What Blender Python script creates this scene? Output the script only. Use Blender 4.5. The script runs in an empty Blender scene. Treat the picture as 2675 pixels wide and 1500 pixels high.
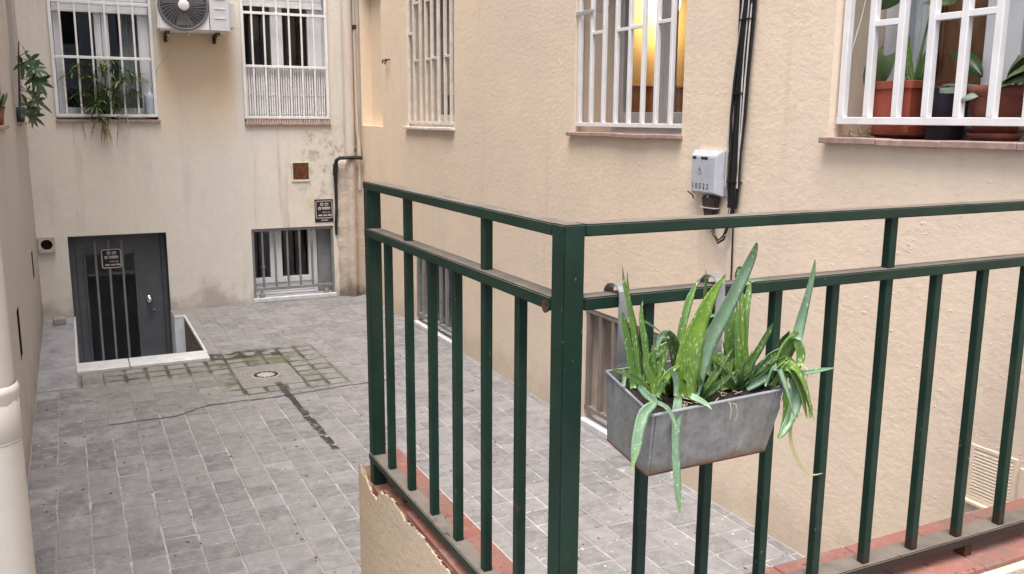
import bpy, bmesh, math, random
from mathutils import Vector, Matrix
random.seed(7)
SC = bpy.context.scene
COL = SC.collection
R = math.radians

# ------------------------------------------------------------------ camera
def make_camera():
    yaw, pitch, roll = R(26.1429), R(10.6637), R(-0.36765)
    fw = Vector((math.sin(yaw)*math.cos(pitch), math.cos(yaw)*math.cos(pitch), -math.sin(pitch)))
    r = Vector((math.cos(yaw), -math.sin(yaw), 0)); d = fw.cross(r)
    r2 = math.cos(roll)*r + math.sin(roll)*d
    d2 = -math.sin(roll)*r + math.cos(roll)*d
    m = Matrix((r2, -d2, -fw)).transposed().to_4x4()
    m.translation = Vector((0, 0, 2.0))
    cd = bpy.data.cameras.new('camera'); co = bpy.data.objects.new('camera', cd); COL.objects.link(co)
    co.matrix_world = m
    cd.sensor_fit = 'HORIZONTAL'; cd.sensor_width = 36; cd.lens = 31.58; cd.clip_start = 0.05; cd.clip_end = 500
    cd.dof.use_dof = False
    SC.camera = co
make_camera()

# ------------------------------------------------------------------ sky, sun, exposure
SUN_EL, SUN_ROT = 72, 215
w = bpy.data.worlds.new('World'); SC.world = w; w.use_nodes = True
nt = w.node_tree; nt.nodes.clear()
sky = nt.nodes.new('ShaderNodeTexSky'); sky.sky_type = 'NISHITA'; sky.sun_disc = False
sky.sun_elevation = R(SUN_EL); sky.sun_rotation = R(SUN_ROT)
sky.air_density = 1.0; sky.dust_density = 5.0; sky.ozone_density = 0.8
bg = nt.nodes.new('ShaderNodeBackground'); bg.inputs[1].default_value = 0.15
wo = nt.nodes.new('ShaderNodeOutputWorld')
nt.links.new(sky.outputs[0], bg.inputs[0]); nt.links.new(bg.outputs[0], wo.inputs[0])
sl = bpy.data.lights.new('sun', 'SUN'); sl.energy = 1.9; sl.angle = R(40); sl.color = (1.0, 0.97, 0.93)
so = bpy.data.objects.new('sun', sl); COL.objects.link(so)
# sun_rotation runs clockwise from +Y: the direction towards the sun
sd = Vector((math.sin(R(SUN_ROT))*math.cos(R(SUN_EL)), math.cos(R(SUN_ROT))*math.cos(R(SUN_EL)), math.sin(R(SUN_EL))))
so.rotation_euler = sd.to_track_quat('Z', 'Y').to_euler(); so.location = (1, -3, 12)
SC.view_settings.view_transform = 'Standard'; SC.view_settings.look = 'None'
SC.view_settings.gamma = 1; SC.view_settings.use_curve_mapping = False
SC.view_settings.exposure = 1.24
SC.cycles.max_bounces = 8; SC.cycles.diffuse_bounces = 5; SC.cycles.glossy_bounces = 4; SC.cycles.transparent_max_bounces = 12
SC.cycles.caustics_reflective = False; SC.cycles.caustics_refractive = False

# ------------------------------------------------------------------ geometry helpers
class MB:
    """collects simple shapes in world coordinates"""
    def __init__(s): s.v = []; s.f = []; s.sm = []
    def quad(s, a, b, c, d):
        n = len(s.v); s.v += [tuple(a), tuple(b), tuple(c), tuple(d)]; s.f.append((n, n+1, n+2, n+3)); s.sm.append(False)
    def hexa(s, p):                       # 8 points: bottom ring 0-3, top ring 4-7
        n = len(s.v); s.v += [tuple(q) for q in p]
        for f in ((3,2,1,0),(4,5,6,7),(0,1,5,4),(1,2,6,5),(2,3,7,6),(3,0,4,7)):
            s.f.append(tuple(n+i for i in f)); s.sm.append(False)
        return s
    def box(s, x0, x1, y0, y1, z0, z1):
        if x0 > x1: x0, x1 = x1, x0
        if y0 > y1: y0, y1 = y1, y0
        if z0 > z1: z0, z1 = z1, z0
        return s.hexa([(x0,y0,z0),(x1,y0,z0),(x1,y1,z0),(x0,y1,z0),(x0,y0,z1),(x1,y0,z1),(x1,y1,z1),(x0,y1,z1)])
    def tube(s, pts, r, n=8, caps=True):
        pts = [Vector(p) for p in pts]; rr = r if isinstance(r, (list, tuple)) else [r]*len(pts)
        base = len(s.v); up = None
        for i, p in enumerate(pts):
            t = (pts[min(i+1, len(pts)-1)] - pts[max(i-1, 0)]).normalized()
            if up is None:
                up = Vector((0,0,1)) if abs(t.z) < .9 else Vector((1,0,0))
            a = t.cross(up).normalized(); b = a.cross(t).normalized(); up = b
            for k in range(n):
                an = 2*math.pi*k/n
                s.v.append(tuple(p + a*math.cos(an)*rr[i] + b*math.sin(an)*rr[i]))
        for i in range(len(pts)-1):
            for k in range(n):
                k2 = (k+1) % n
                s.f.append((base+i*n+k, base+i*n+k2, base+(i+1)*n+k2, base+(i+1)*n+k)); s.sm.append(True)
        if caps:                          # caps on vertices of their own keep the side shading straight
            e = base+(len(pts)-1)*n
            for st, rev in ((base, True), (e, False)):
                q = len(s.v); s.v += s.v[st:st+n]; ids = [q+k for k in range(n)]
                s.f.append(tuple(reversed(ids) if rev else ids)); s.sm.append(False)
        return s
    def lathe(s, cx, cy, prof, n=24, axis='Z', c3=0.0):
        """prof: (radius, height) list; axis Z about (cx,cy), or axis Y / X with heights along that axis"""
        base = len(s.v)
        for (r, h) in prof:
            for k in range(n):
                a = 2*math.pi*k/n; u, v = r*math.cos(a), r*math.sin(a)
                if axis == 'Z': s.v.append((cx+u, cy+v, h))
                elif axis == 'Y': s.v.append((cx+u, h, cy+v))
                else: s.v.append((h, cx+u, cy+v))
        for i in range(len(prof)-1):
            for k in range(n):
                k2 = (k+1) % n
                s.f.append((base+i*n+k, base+i*n+k2, base+(i+1)*n+k2, base+(i+1)*n+k)); s.sm.append(True)
        return s
    def disc(s, cx, cy, r, h, axis='Z', n=24):
        base = len(s.v)
        for k in range(n):
            a = 2*math.pi*k/n; u, v = r*math.cos(a), r*math.sin(a)
            s.v.append((cx+u, cy+v, h) if axis == 'Z' else (cx+u, h, cy+v) if axis == 'Y' else (h, cx+u, cy+v))
        s.f.append(tuple(range(base, base+n))); s.sm.append(False)
        return s

def origin_of(o):
    p = Vector((0,0,0))
    while o is not None: p = p + Vector(o.location); o = o.parent
    return p
def obj(name, mb, mat, parent=None, bevel=0.0, origin=None, seg=1, recalc=True):
    org = origin_of(parent) if parent is not None else Vector(origin or (0,0,0))
    me = bpy.data.meshes.new(name)
    me.from_pydata([tuple(Vector(v)-org) for v in mb.v], [], mb.f)
    me.polygons.foreach_set('use_smooth', mb.sm)
    if bevel or recalc:
        bm = bmesh.new(); bm.from_mesh(me)
        if recalc: bmesh.ops.recalc_face_normals(bm, faces=bm.faces)
        if bevel:
            ed = [e for e in bm.edges if len(e.link_faces) == 2 and e.calc_face_angle(0) > 0.6]
            bmesh.ops.bevel(bm, geom=ed, offset=bevel, segments=seg, affect='EDGES', clamp_overlap=True)
        bm.to_mesh(me); bm.free()
    me.materials.append(mat)
    o = bpy.data.objects.new(name, me); COL.objects.link(o)
    if parent is not None: o.parent = parent
    else: o.location = org
    return o
def thing(name, loc, label, cat, group=None):
    o = bpy.data.objects.new(name, None); COL.objects.link(o); o.location = loc
    o.empty_display_size = .1
    return tag(o, label, cat, group)
def tag(o, label=None, cat=None, group=None, kind=None):
    if label: o['label'] = label
    if cat: o['category'] = cat
    if group: o['group'] = group
    if kind: o['kind'] = kind
    return o
def BX(*a): return MB().box(*a)
def copy_part(src, parent, delta):
    c = src.copy(); COL.objects.link(c); c.parent = parent
    c.location = Vector(src.location) + Vector(delta)
    return c

# ------------------------------------------------------------------ materials
class NT:
    def __init__(s, name):
        s.m = bpy.data.materials.new(name); s.m.use_nodes = True
        s.t = s.m.node_tree; s.b = s.t.nodes['Principled BSDF']; s.out = s.t.nodes['Material Output']
        s._pos = None
    def n(s, typ, **kw):
        nd = s.t.nodes.new(typ)
        for k, v in kw.items():
            if hasattr(nd, k): setattr(nd, k, v)
        return nd
    def L(s, a, b): s.t.links.new(a, b)
    def inp(s, sock, v):
        if hasattr(v, 'is_output') or isinstance(v, bpy.types.NodeSocket): s.L(v, sock)
        else: sock.default_value = v if not (isinstance(v, tuple) and len(v) == 3 and len(sock.default_value) == 4) else (*v, 1)
    @property
    def pos(s):
        if s._pos is None: s._pos = s.n('ShaderNodeNewGeometry').outputs['Position']
        return s._pos
    def mapv(s, scale=(1,1,1), loc=(0,0,0), src=None):
        m = s.n('ShaderNodeMapping'); s.L(src or s.pos, m.inputs[0]); m.inputs['Scale'].default_value = scale; m.inputs['Location'].default_value = loc
        return m.outputs[0]
    def noise(s, scale, detail=3, rough=.5, src=None, dist=0):
        n = s.n('ShaderNodeTexNoise'); s.L(src or s.pos, n.inputs['Vector'])
        n.inputs['Scale'].default_value = scale; n.inputs['Detail'].default_value = detail; n.inputs['Roughness'].default_value = rough
        n.inputs['Distortion'].default_value = dist
        return n.outputs['Fac']
    def voro(s, scale, src=None, feature='F1', rnd=1):
        n = s.n('ShaderNodeTexVoronoi'); n.feature = feature; s.L(src or s.pos, n.inputs['Vector']); n.inputs['Scale'].default_value = scale
        n.inputs['Randomness'].default_value = rnd
        return n.outputs['Distance']
    def ramp(s, fac, a, b, lo=0.0, hi=1.0):
        n = s.n('ShaderNodeMapRange'); n.interpolation_type = 'SMOOTHSTEP'; s.L(fac, n.inputs[0])
        n.inputs[1].default_value = a; n.inputs[2].default_value = b; n.inputs[3].default_value = lo; n.inputs[4].default_value = hi
        return n.outputs[0]
    def math(s, op, a, b=0.0, c=0.0):
        n = s.n('ShaderNodeMath'); n.operation = op
        s.inp(n.inputs[0], a); s.inp(n.inputs[1], b); s.inp(n.inputs[2], c)
        return n.outputs[0]
    def mix(s, fac, a, b, mode='MIX'):
        n = s.n('ShaderNodeMix'); n.data_type = 'RGBA'; n.blend_type = mode
        s.inp(n.inputs[0], fac); s.inp(n.inputs[6], a); s.inp(n.inputs[7], b)
        return n.outputs[2]
    def sep(s, src=None):
        n = s.n('ShaderNodeSeparateXYZ'); s.L(src or s.pos, n.inputs[0]); return n.outputs
    def bump(s, h, strength=.5, dist=.01, prev=None):
        n = s.n('ShaderNodeBump'); n.inputs['Strength'].default_value = strength; n.inputs['Distance'].default_value = dist
        s.L(h, n.inputs['Height'])
        if prev is not None: s.L(prev, n.inputs['Normal'])
        return n.outputs[0]
    def set(s, color=None, rough=None, metal=None, normal=None, spec=None, alpha=None):
        for k, v in (('Base Color', color), ('Roughness', rough), ('Metallic', metal), ('Normal', normal), ('Specular IOR Level', spec), ('Alpha', alpha)):
            if v is not None: s.inp(s.b.inputs[k], v)
        return s.m

def simple(name, col, rough=.5, metal=0.0, var=.12, scale=14, bump=0.0, spec=.4):
    t = NT(name); f = t.noise(scale, 4, .6)
    c = t.mix(t.ramp(f, .3, .7), tuple(x*(1-var) for x in col), tuple(min(1, x*(1+var)) for x in col))
    nm = t.bump(t.noise(scale*4, 3), .4, bump) if bump else None
    return t.set(c, rough, metal, nm, spec)

def plaster(name, base, alt, stain, streak=.5, rough_amt=1.0, damp=.3, fine=1.0, film=0):
    t = NT(name); x, y, z = t.sep()
    big = t.noise(.55, 4, .6); mid = t.noise(2.6, 5, .6); small = t.noise(22, 3, .6)
    c = t.mix(t.ramp(big, .35, .68), base, alt)
    c = t.mix(t.ramp(mid, .45, .75, 0, .35), c, tuple(v*1.12 for v in base))
    c = t.mix(t.ramp(small, .3, .8, 0, .16), c, tuple(v*.72 for v in base))
    # rain streaks running down the wall
    st = t.noise(1.0, 5, .65, src=t.mapv((7, 7, .55)))
    st2 = t.noise(1.0, 3, .5, src=t.mapv((1.3, 1.3, .5), (3, 1, 2)))
    sm = t.math('MULTIPLY', t.ramp(st, .52, .76), t.ramp(st2, .42, .66))
    c = t.mix(t.math('MULTIPLY', sm, streak), c, stain)
    if film:
        # unweathered ochre paint in the lee of the air conditioner, and soot blotches by the pipe chase
        ox = t.math('ADD', x, t.math('MULTIPLY', t.math('SUBTRACT', mid, .5), .12))
        oz = t.math('ADD', z, t.math('MULTIPLY', t.math('SUBTRACT', big, .5), .5))
        om = t.math('MULTIPLY', t.math('MULTIPLY', t.ramp(ox, .84, .92), t.ramp(ox, 1.55, 1.66, 1, 0)), t.ramp(oz, 1.55, 2.35))
        c = t.mix(t.math('MULTIPLY', om, .8), c, (.66,.53,.37))
        bm_ = t.math('MULTIPLY', t.ramp(x, 1.95, 2.45), t.math('MULTIPLY', t.ramp(z, .85, 1.1), t.ramp(z, 1.7, 2.1, 1, 0)))
        c = t.mix(t.math('MULTIPLY', bm_, t.ramp(t.noise(9, 6, .75, dist=.6), .50, .66, 0, .75)), c, (.30,.25,.20))
        bm2 = t.math('MULTIPLY', bm_, t.ramp(t.noise(4, 4, .6, src=t.mapv((1,1,1), (5,0,2))), .5, .7, 0, .5))
        c = t.mix(bm2, c, (.52,.44,.31))
        gs = t.math('MULTIPLY', t.ramp(t.noise(1.7, 5, .65, src=t.mapv((1.4,1,.5), (2,0,7))), .52, .72, 0, .5), t.ramp(z, .9, 1.4))
        c = t.mix(gs, c, (.47,.445,.42))
    # damp patches rising from the paving, broken up by noise
    dz = t.math('SUBTRACT', .34, z)
    dm = t.math('MULTIPLY', t.ramp(t.math('ADD', dz, t.math('MULTIPLY', t.math('SUBTRACT', mid, .5), 1.3)), 0.0, .32), damp)
    c = t.mix(dm, c, tuple(v*.62 for v in stain))
    spots = t.ramp(t.voro(5.5), .0, .05, .8, 0.0)
    spm = t.math('MULTIPLY', spots, t.ramp(mid, .5, .6))
    c = t.mix(spm, c, (.16, .12, .09))
    # trowelled render: soft swells, mottled grain, a few crusty ridges
    n1 = t.noise(4.5, 4, .55, src=t.mapv((1, 1, 1.6)))
    soft = t.noise(30, 5, .62, src=t.mapv((1, .9, 1.35)), dist=.25)
    crust = t.ramp(t.noise(46, 3, .5, src=t.mapv((1, .9, 1.25)), dist=.2), .60, .82)
    cm = t.math('MULTIPLY', crust, t.ramp(t.noise(2.2, 6, .8), .46, .66, .05, 1))
    h = t.math('ADD', t.math('MULTIPLY', n1, .8), t.math('MULTIPLY', cm, .75))
    h = t.math('ADD', h, t.math('MULTIPLY', soft, .55))
    h = t.math('ADD', h, t.math('MULTIPLY', t.noise(130, 3), .08*fine))
    return t.set(c, .9, 0, t.bump(h, .8, .014*rough_amt), .18)

M = {}
M['wall_peach'] = plaster('peach_render', (.765,.635,.492), (.705,.605,.500), (.58,.47,.36), .55, .37, .35)
M['wall_cream'] = plaster('cream_render', (.685,.640,.560), (.665,.640,.600), (.36,.325,.285), .8, .30, .55, film=1)
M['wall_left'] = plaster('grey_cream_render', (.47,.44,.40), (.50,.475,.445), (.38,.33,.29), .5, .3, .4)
M['wall_para'] = plaster('parapet_render', (.47,.365,.255), (.51,.42,.315), (.46,.36,.26), .3, .7, .0)
M['chase'] = plaster('chase_render', (.56,.48,.40), (.45,.385,.32), (.17,.13,.105), 1.6, 1.7, .8)

def green_paint():
    t = NT('green_paint'); x, y, z = t.sep()
    nrm = t.n('ShaderNodeNewGeometry').outputs['Normal']; nz = t.sep(nrm)[2]
    f = t.noise(7, 4, .6)
    c = t.mix(t.ramp(f, .3, .7), (.0046,.0205,.0130), (.0080,.0320,.0210))
    c = t.mix(t.ramp(t.noise(3.5, 5, .7), .52, .72, 0, .45), c, (.030,.031,.024))
    ver = t.noise(1, 4, .6, src=t.mapv((60, 60, 5)))
    c = t.mix(t.ramp(ver, .55, .8, 0, .5), c, (.016,.026,.021))
    dust = t.math('MULTIPLY', t.ramp(nz, .6, .9), t.ramp(t.noise(11, 5, .65), .2, .62, .45, .95))
    c = t.mix(dust, c, (.165,.14,.122))
    chips = t.ramp(t.noise(75, 2, .5, src=t.mapv((1.6, 1.6, .6))), .72, .74)
    chips = t.math('MULTIPLY', chips, t.ramp(t.noise(4, 4, .7), .54, .62))
    c = t.mix(chips, c, (.20,.27,.225))
    rust = t.math('MULTIPLY', t.ramp(t.noise(16, 5, .7), .62, .70), t.ramp(t.noise(1.6, 3), .50, .60))
    c = t.mix(rust, c, (.055,.028,.018))
    bz = t.math('MULTIPLY', t.ramp(t.math('ADD', z, t.math('MULTIPLY', t.math('SUBTRACT', t.noise(24, 4, .6), .5), .09)), .79, .825, 1, 0), t.math('MULTIPLY', t.ramp(x, 1.7, 2.0), t.math('LESS_THAN', nz, .5)))
    c = t.mix(t.math('MULTIPLY', bz, .85), c, (.030,.017,.014))
    rg = t.math('ADD', .42, t.math('MULTIPLY', f, .18))
    rg = t.math('ADD', rg, t.math('MULTIPLY', dust, .4))
    return t.set(c, rg, 0, t.bump(t.noise(120, 3), .25, .0015), .28)
M['green'] = green_paint()
def rusty(name, col):
    t = NT(name); f = t.noise(30, 5, .7)
    c = t.mix(t.ramp(f, .4, .62), col, (.10,.040,.020)); return t.set(c, .7, .2, t.bump(f, .6, .004), .3)
M['rust'] = rusty('rust', (.24,.095,.035))
M['rust_dark'] = rusty('rusty_steel', (.05,.035,.028))
M['white_paint'] = simple('white_gloss_paint', (.74,.74,.74), .38, 0, .06, 9)
M['white_old'] = simple('old_white_paint', (.66,.61,.55), .5, 0, .12, 12, .001)
M['pvc'] = simple('white_pvc', (.70,.72,.75), .35, 0, .05, 4)
M['grey_frame'] = simple('grey_aluminium', (.42,.42,.43), .4, .2, .08, 6)
M['iron_grey'] = simple('grey_iron_paint', (.115,.12,.135), .45, 0, .15, 10, .0008)
M['iron_mid'] = simple('mid_grey_paint', (.20,.205,.215), .5, 0, .15, 10, .0008)
M['door_grey'] = simple('charcoal_door_paint', (.098,.104,.114), .42, 0, .12, 6)
M['slat_brown'] = simple('brown_grey_paint', (.20,.165,.155), .55, 0, .15, 10, .001)
M['chrome'] = simple('chrome', (.75,.75,.76), .12, 1, .03)
M['black'] = simple('black_rubber', (.012,.012,.013), .45, 0, .2, 20, .001)
M['black_tar'] = simple('tarred_pipe', (.022,.020,.019), .6, 0, .3, 30, .003)
M['grey_cable'] = simple('grey_cable', (.50,.48,.45), .5, 0, .1)
M['brown_cable'] = simple('brown_tape', (.045,.026,.020), .5, 0, .3, 30, .003)
M['pipe_cream'] = plaster('cream_painted_pipe', (.60,.54,.47), (.58,.53,.47), (.26,.21,.17), .9, .12, .3)
M['pipe_white'] = plaster('ivory_painted_pipe', (.55,.515,.455), (.52,.49,.44), (.34,.30,.25), .75, .10, .25)
M['plastic_box'] = simple('pale_grey_plastic', (.42,.44,.48), .45, 0, .07, 30)
M['ac_white'] = simple('off_white_enamel', (.70,.70,.69), .4, 0, .04, 5)
M['ac_grey'] = simple('cool_grey_enamel', (.56,.58,.62), .42, 0, .04, 5)
M['ac_dark'] = simple('fan_dark', (.05,.052,.055), .6, 0, .2)
M['ac_rib'] = simple('fan_grille_grey', (.15,.155,.165), .5, 0, .05)
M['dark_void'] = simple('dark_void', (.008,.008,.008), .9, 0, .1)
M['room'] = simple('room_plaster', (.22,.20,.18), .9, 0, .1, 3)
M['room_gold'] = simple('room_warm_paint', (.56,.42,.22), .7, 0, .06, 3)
M['wood_brown'] = simple('brown_wood', (.34,.15,.065), .5, 0, .25, 6)
M['curtain'] = simple('pale_curtain', (.82,.84,.87), .9, 0, .06, 4)
M['curtain_grey'] = simple('sheer_curtain', (.35,.36,.38), .9, 0, .15, 4)
M['marble'] = simple('pale_marble', (.56,.575,.59), .4, 0, .1, 16, .0006)
M['sill_tile'] = simple('dull_red_sill', (.33,.235,.205), .7, 0, .22, 20, .002)
M['concrete'] = simple('grey_concrete', (.30,.29,.285), .9, 0, .18, 7, .003)
M['brown_core'] = simple('bare_brick', (.17,.085,.06), .9, 0, .3, 18, .006)
M['pit_white'] = simple('whitewashed_render', (.66,.70,.74), .85, 0, .08, 7, .003)
M['pot_red'] = simple('terracotta_plastic', (.29,.070,.042), .5, 0, .08, 9)
M['pot_clay'] = simple('clay_pot', (.20,.065,.042), .65, 0, .15, 12)
M['pot_dark'] = simple('dark_plastic_pot', (.035,.03,.05), .45, 0, .1)
M['soil'] = simple('potting_soil', (.018,.014,.011), .95, 0, .5, 90, .01)
M['root'] = simple('dry_root', (.42,.33,.25), .8, 0, .2, 40)
M['sign_black'] = simple('sign_black', (.022,.014,.020), .35, 0, .15, 9)
M['sign_white'] = simple('sign_print', (.62,.58,.55), .5, 0, .08)
M['sign_lilac'] = simple('sign_print_lilac', (.42,.36,.46), .5, 0, .08)
M['jug'] = simple('milky_plastic', (.36,.42,.47), .4, 0, .06)
M['debris'] = simple('dead_leaf_bits', (.085,.068,.058), .9, 0, .4, 60)
M['lime'] = simple('lime_flakes', (.48,.47,.46), .9, 0, .1, 30)
M['ink'] = simple('printed_ink', (.03,.03,.035), .6)
M['logo_grey'] = simple('faded_ink', (.22,.22,.24), .6)

def galvanised():
    t = NT('galvanised_sheet'); f = t.noise(26, 4, .65); g = t.noise(5, 4, .6); v = t.voro(55)
    c = t.mix(t.ramp(f, .3, .7), (.150,.158,.148), (.240,.250,.240))
    c = t.mix(t.ramp(v, .1, .6, 0, .25), c, (.33,.335,.34))
    dr_ = t.noise(1, 4, .6, src=t.mapv((55, 55, 6)))
    c = t.mix(t.ramp(dr_, .52, .74, 0, .55), c, (.12,.095,.075))
    c = t.mix(t.ramp(t.noise(1, 3, .5, src=t.mapv((40, 40, 9), (3, 1, 5))), .6, .78, 0, .5), c, (.42,.43,.43))
    c = t.mix(t.ramp(g, .5, .75, 0, .7), c, (.20,.165,.135))
    x, y, z = t.sep()
    e = t.math('ADD', t.math('SUBTRACT', 1.288, z), t.math('MULTIPLY', t.math('SUBTRACT', f, .5), .07))
    c = t.mix(t.ramp(e, .0, .025, 0, .8), c, (.16,.095,.055))
    sp = t.ramp(t.noise(110, 2), .72, .75)
    c = t.mix(sp, c, (.55,.53,.50))
    return t.set(c, .52, .35, t.bump(t.noise(14, 3), .3, .003), .4)
M['zinc'] = galvanised()
M['zinc_hook'] = simple('zinc_strap', (.42,.46,.50), .33, .75, .08, 20)

def glass():
    t = NT('window_glass')
    tr = t.n('ShaderNodeBsdfTransparent'); tr.inputs[0].default_value = (.96,.97,.97,1)
    gl = t.n('ShaderNodeBsdfGlossy'); gl.inputs['Roughness'].default_value = .02; gl.inputs[0].default_value = (.9,.95,1,1)
    lw = t.n('ShaderNodeLayerWeight'); lw.inputs[0].default_value = .5
    f = t.math('ADD', t.math('MULTIPLY', t.math('POWER', lw.outputs['Facing'], 4.5), .8), .03)
    mx = t.n('ShaderNodeMixShader'); t.L(f, mx.inputs[0]); t.L(tr.outputs[0], mx.inputs[1]); t.L(gl.outputs[0], mx.inputs[2])
    t.L(mx.outputs[0], t.out.inputs[0]); return t.m
M['glass'] = glass()

def tint_random(t):
    oi = t.n('ShaderNodeObjectInfo').outputs['Random']; isl = t.n('ShaderNodeNewGeometry').outputs['Random Per Island']
    return t.math('FRACT', t.math('ADD', oi, isl))

def wobble(t, v, amt, scale):
    return t.math('ADD', v, t.math('MULTIPLY', t.math('SUBTRACT', t.noise(scale, 4, .6), .5), amt))
def rect_mask(t, x, y, x0, x1, y0, y1, soft=.06):
    a = t.math('MULTIPLY', t.ramp(x, x0-soft, x0+soft), t.ramp(x, x1-soft, x1+soft, 1, 0))
    b = t.math('MULTIPLY', t.ramp(y, y0-soft, y0+soft), t.ramp(y, y1-soft, y1+soft, 1, 0))
    return t.math('MULTIPLY', a, b)
def floor_stains(t, c, joints):
    x, y, z = t.sep()
    n_big = t.noise(1.1, 5, .6); n_mid = t.noise(6, 5, .65); n_fine = t.noise(60, 4, .65)
    # pale cement film left by old repairs, along the left wall and in blotches
    film = t.math('MAXIMUM', t.ramp(t.noise(2.6, 6, .7, dist=.4), .52, .64), t.ramp(t.noise(11, 5, .7, dist=.5), .57, .67, 0, .9))
    lft = t.ramp(x, -.2, .45, .85, .25)
    fm = t.math('MULTIPLY', film, lft)
    c = t.mix(t.math('MULTIPLY', fm, .7), c, (.36,.36,.385))
    # wet streak from the drain towards the railing
    sx = t.math('ABSOLUTE', t.math('SUBTRACT', wobble(t, x, .05, 9), t.math('ADD', 1.312, t.math('MULTIPLY', t.math('SUBTRACT', 6.7, y), .016))))
    wd = t.math('MULTIPLY', t.math('MULTIPLY', t.ramp(sx, .021, .029, 1, 0), t.math('MAXIMUM', t.ramp(y, 5.9, 6.1), t.ramp(t.noise(22, 4, .65), .40, .47))), t.math('MULTIPLY', t.ramp(y, 5.12, 5.18), t.ramp(y, 6.68, 6.76, 1, 0)))
    c = t.mix(t.math('MULTIPLY', wd, .95), c, (.032,.027,.026))
    # moss around the drain, patchy
    mm = rect_mask(t, x, y, .93, 1.84, 6.50, 7.78, .05)
    # distance to the nearest joint of the tile grid (0 at the joint)
    def jd(v, o, g):
        f = t.math('FRACT', t.math('DIVIDE', t.math('SUBTRACT', v, o), g)); return t.math('MULTIPLY', t.math('MINIMUM', f, t.math('SUBTRACT', 1.0, f)), g)
    jm = t.math('MINIMUM', jd(x, .5805, .1535), jd(y, 4.4755, .1552))
    edge = t.ramp(t.math('ADD', jm, t.math('MULTIPLY', t.math('SUBTRACT', n_mid, .5), .035)), .008, .024, 1, 0)
    pm_ = t.math('MAXIMUM', rect_mask(t, x, y, .95, 1.80, 6.48, 7.76, .08), rect_mask(t, x, y, .15, 1.1, 7.20, 7.6, .06))
    em = t.math('MULTIPLY', t.math('MULTIPLY', edge, pm_), t.ramp(t.noise(3.1, 4, .6), .34, .48))
    cover = rect_mask(t, x, y, 1.046, 1.497, 6.653, 7.264, .006)
    em = t.math('MULTIPLY', em, t.math('SUBTRACT', 1.0, cover))
    if not joints: c = t.mix(t.math('MULTIPLY', em, .88), c, (.030,.033,.015))
    msp = t.math('MULTIPLY', mm, t.math('MULTIPLY', t.ramp(t.noise(3.0, 3, .6, dist=.5), .54, .62), t.math('SUBTRACT', 1.0, cover)))
    if joints: msp = t.math('MULTIPLY', t.ramp(t.noise(3.1, 4, .6), .36, .52, .15, 1), t.math('MAXIMUM', mm, rect_mask(t, x, y, -.05, 1.1, 7.17, 7.6, .03)))
    c = t.mix(t.math('MULTIPLY', msp, .85 if joints else .75), c, (.022,.026,.012) if joints else (.062,.072,.018))
    # damp grey-green cast on the slabs beside the kerb
    dk = rect_mask(t, x, y, .0, 1.85, 6.50, 7.6, .15)
    c = t.mix(t.math('MULTIPLY', dk, t.ramp(n_mid, .3, .7, .05, .35)), c, (.17,.175,.125))
    bw = rect_mask(t, x, y, .93, 1.55, 7.52, 7.80, .04)
    c = t.mix(t.math('MULTIPLY', bw, t.ramp(t.noise(8, 3), .46, .54)), c, (.045,.045,.028))
    # cracks
    ck = t.math('ABSOLUTE', t.math('SUBTRACT', wobble(t, y, .045, 5), t.math('ADD', 6.21, t.math('ADD', t.ramp(x, .5, .78, 0, .15), t.ramp(x, 1.2, 1.9, 0, .06)))))
    cm = t.math('MULTIPLY', t.ramp(ck, .008, .018, 1, 0), t.math('MULTIPLY', t.ramp(x, .08, .12), t.ramp(x, 2.0, 2.3, 1, 0)))
    c = t.mix(t.math('MULTIPLY', cm, .85), c, (.025,.021,.02))
    # small droppings and soot specks
    sp = t.ramp(t.noise(48, 2, .5, src=t.mapv((.55, 1, 1))), .71, .74)
    c = t.mix(t.math('MULTIPLY', sp, .8), c, (.06,.05,.048))
    ws = t.ramp(t.noise(37, 2, .5, src=t.mapv((1, 1, 1), (4, 2, 0))), .725, .75)
    c = t.mix(t.math('MULTIPLY', ws, .7), c, (.5,.49,.48))
    return c, n_fine
def paving():
    t = NT('paving_tile'); r = tint_random(t)
    c = t.mix(r, (.132,.132,.137), (.212,.211,.215))
    c = t.mix(t.ramp(t.noise(14, 5, .7), .35, .7, 0, .6), c, (.30,.288,.285))
    c = t.mix(t.ramp(t.noise(150, 3, .6), .45, .7, 0, .35), c, (.15,.14,.138))
    c, nf = floor_stains(t, c, False)
    h = t.math('ADD', nf, t.math('MULTIPLY', t.noise(12, 4), 1.2))
    return t.set(c, .82, 0, t.bump(h, .5, .004), .3)
M['tile'] = paving()
def mortar():
    t = NT('joint_mortar'); x, y, z = t.sep()
    c = t.mix(t.ramp(t.noise(9, 4, .6), .3, .7), (.26,.256,.256), (.41,.407,.41))
    c = t.mix(t.ramp(t.noise(1.9, 5, .7), .42, .58, .8, 0), c, (.235,.228,.225))
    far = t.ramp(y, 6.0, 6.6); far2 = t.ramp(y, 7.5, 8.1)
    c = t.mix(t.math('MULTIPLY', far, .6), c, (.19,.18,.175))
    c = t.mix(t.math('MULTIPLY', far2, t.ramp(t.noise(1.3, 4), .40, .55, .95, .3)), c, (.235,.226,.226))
    c, nf = floor_stains(t, c, True)
    return t.set(c, .9, 0, t.bump(nf, .6, .006), .2)
M['mortar'] = mortar()
def cement():
    t = NT('cement_screed')
    c = t.mix(t.ramp(t.noise(3.2, 6, .7, dist=.5), .35, .65), (.205,.205,.222), (.315,.315,.335))
    c = t.mix(t.ramp(t.noise(9, 5, .7), .5, .75, 0, .6), c, (.19,.18,.18))
    c, nf = floor_stains(t, c, False)
    return t.set(c, .85, 0, t.bump(t.math('ADD', nf, t.noise(8, 4)), .5, .006), .3)
M['cement'] = cement()
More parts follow.
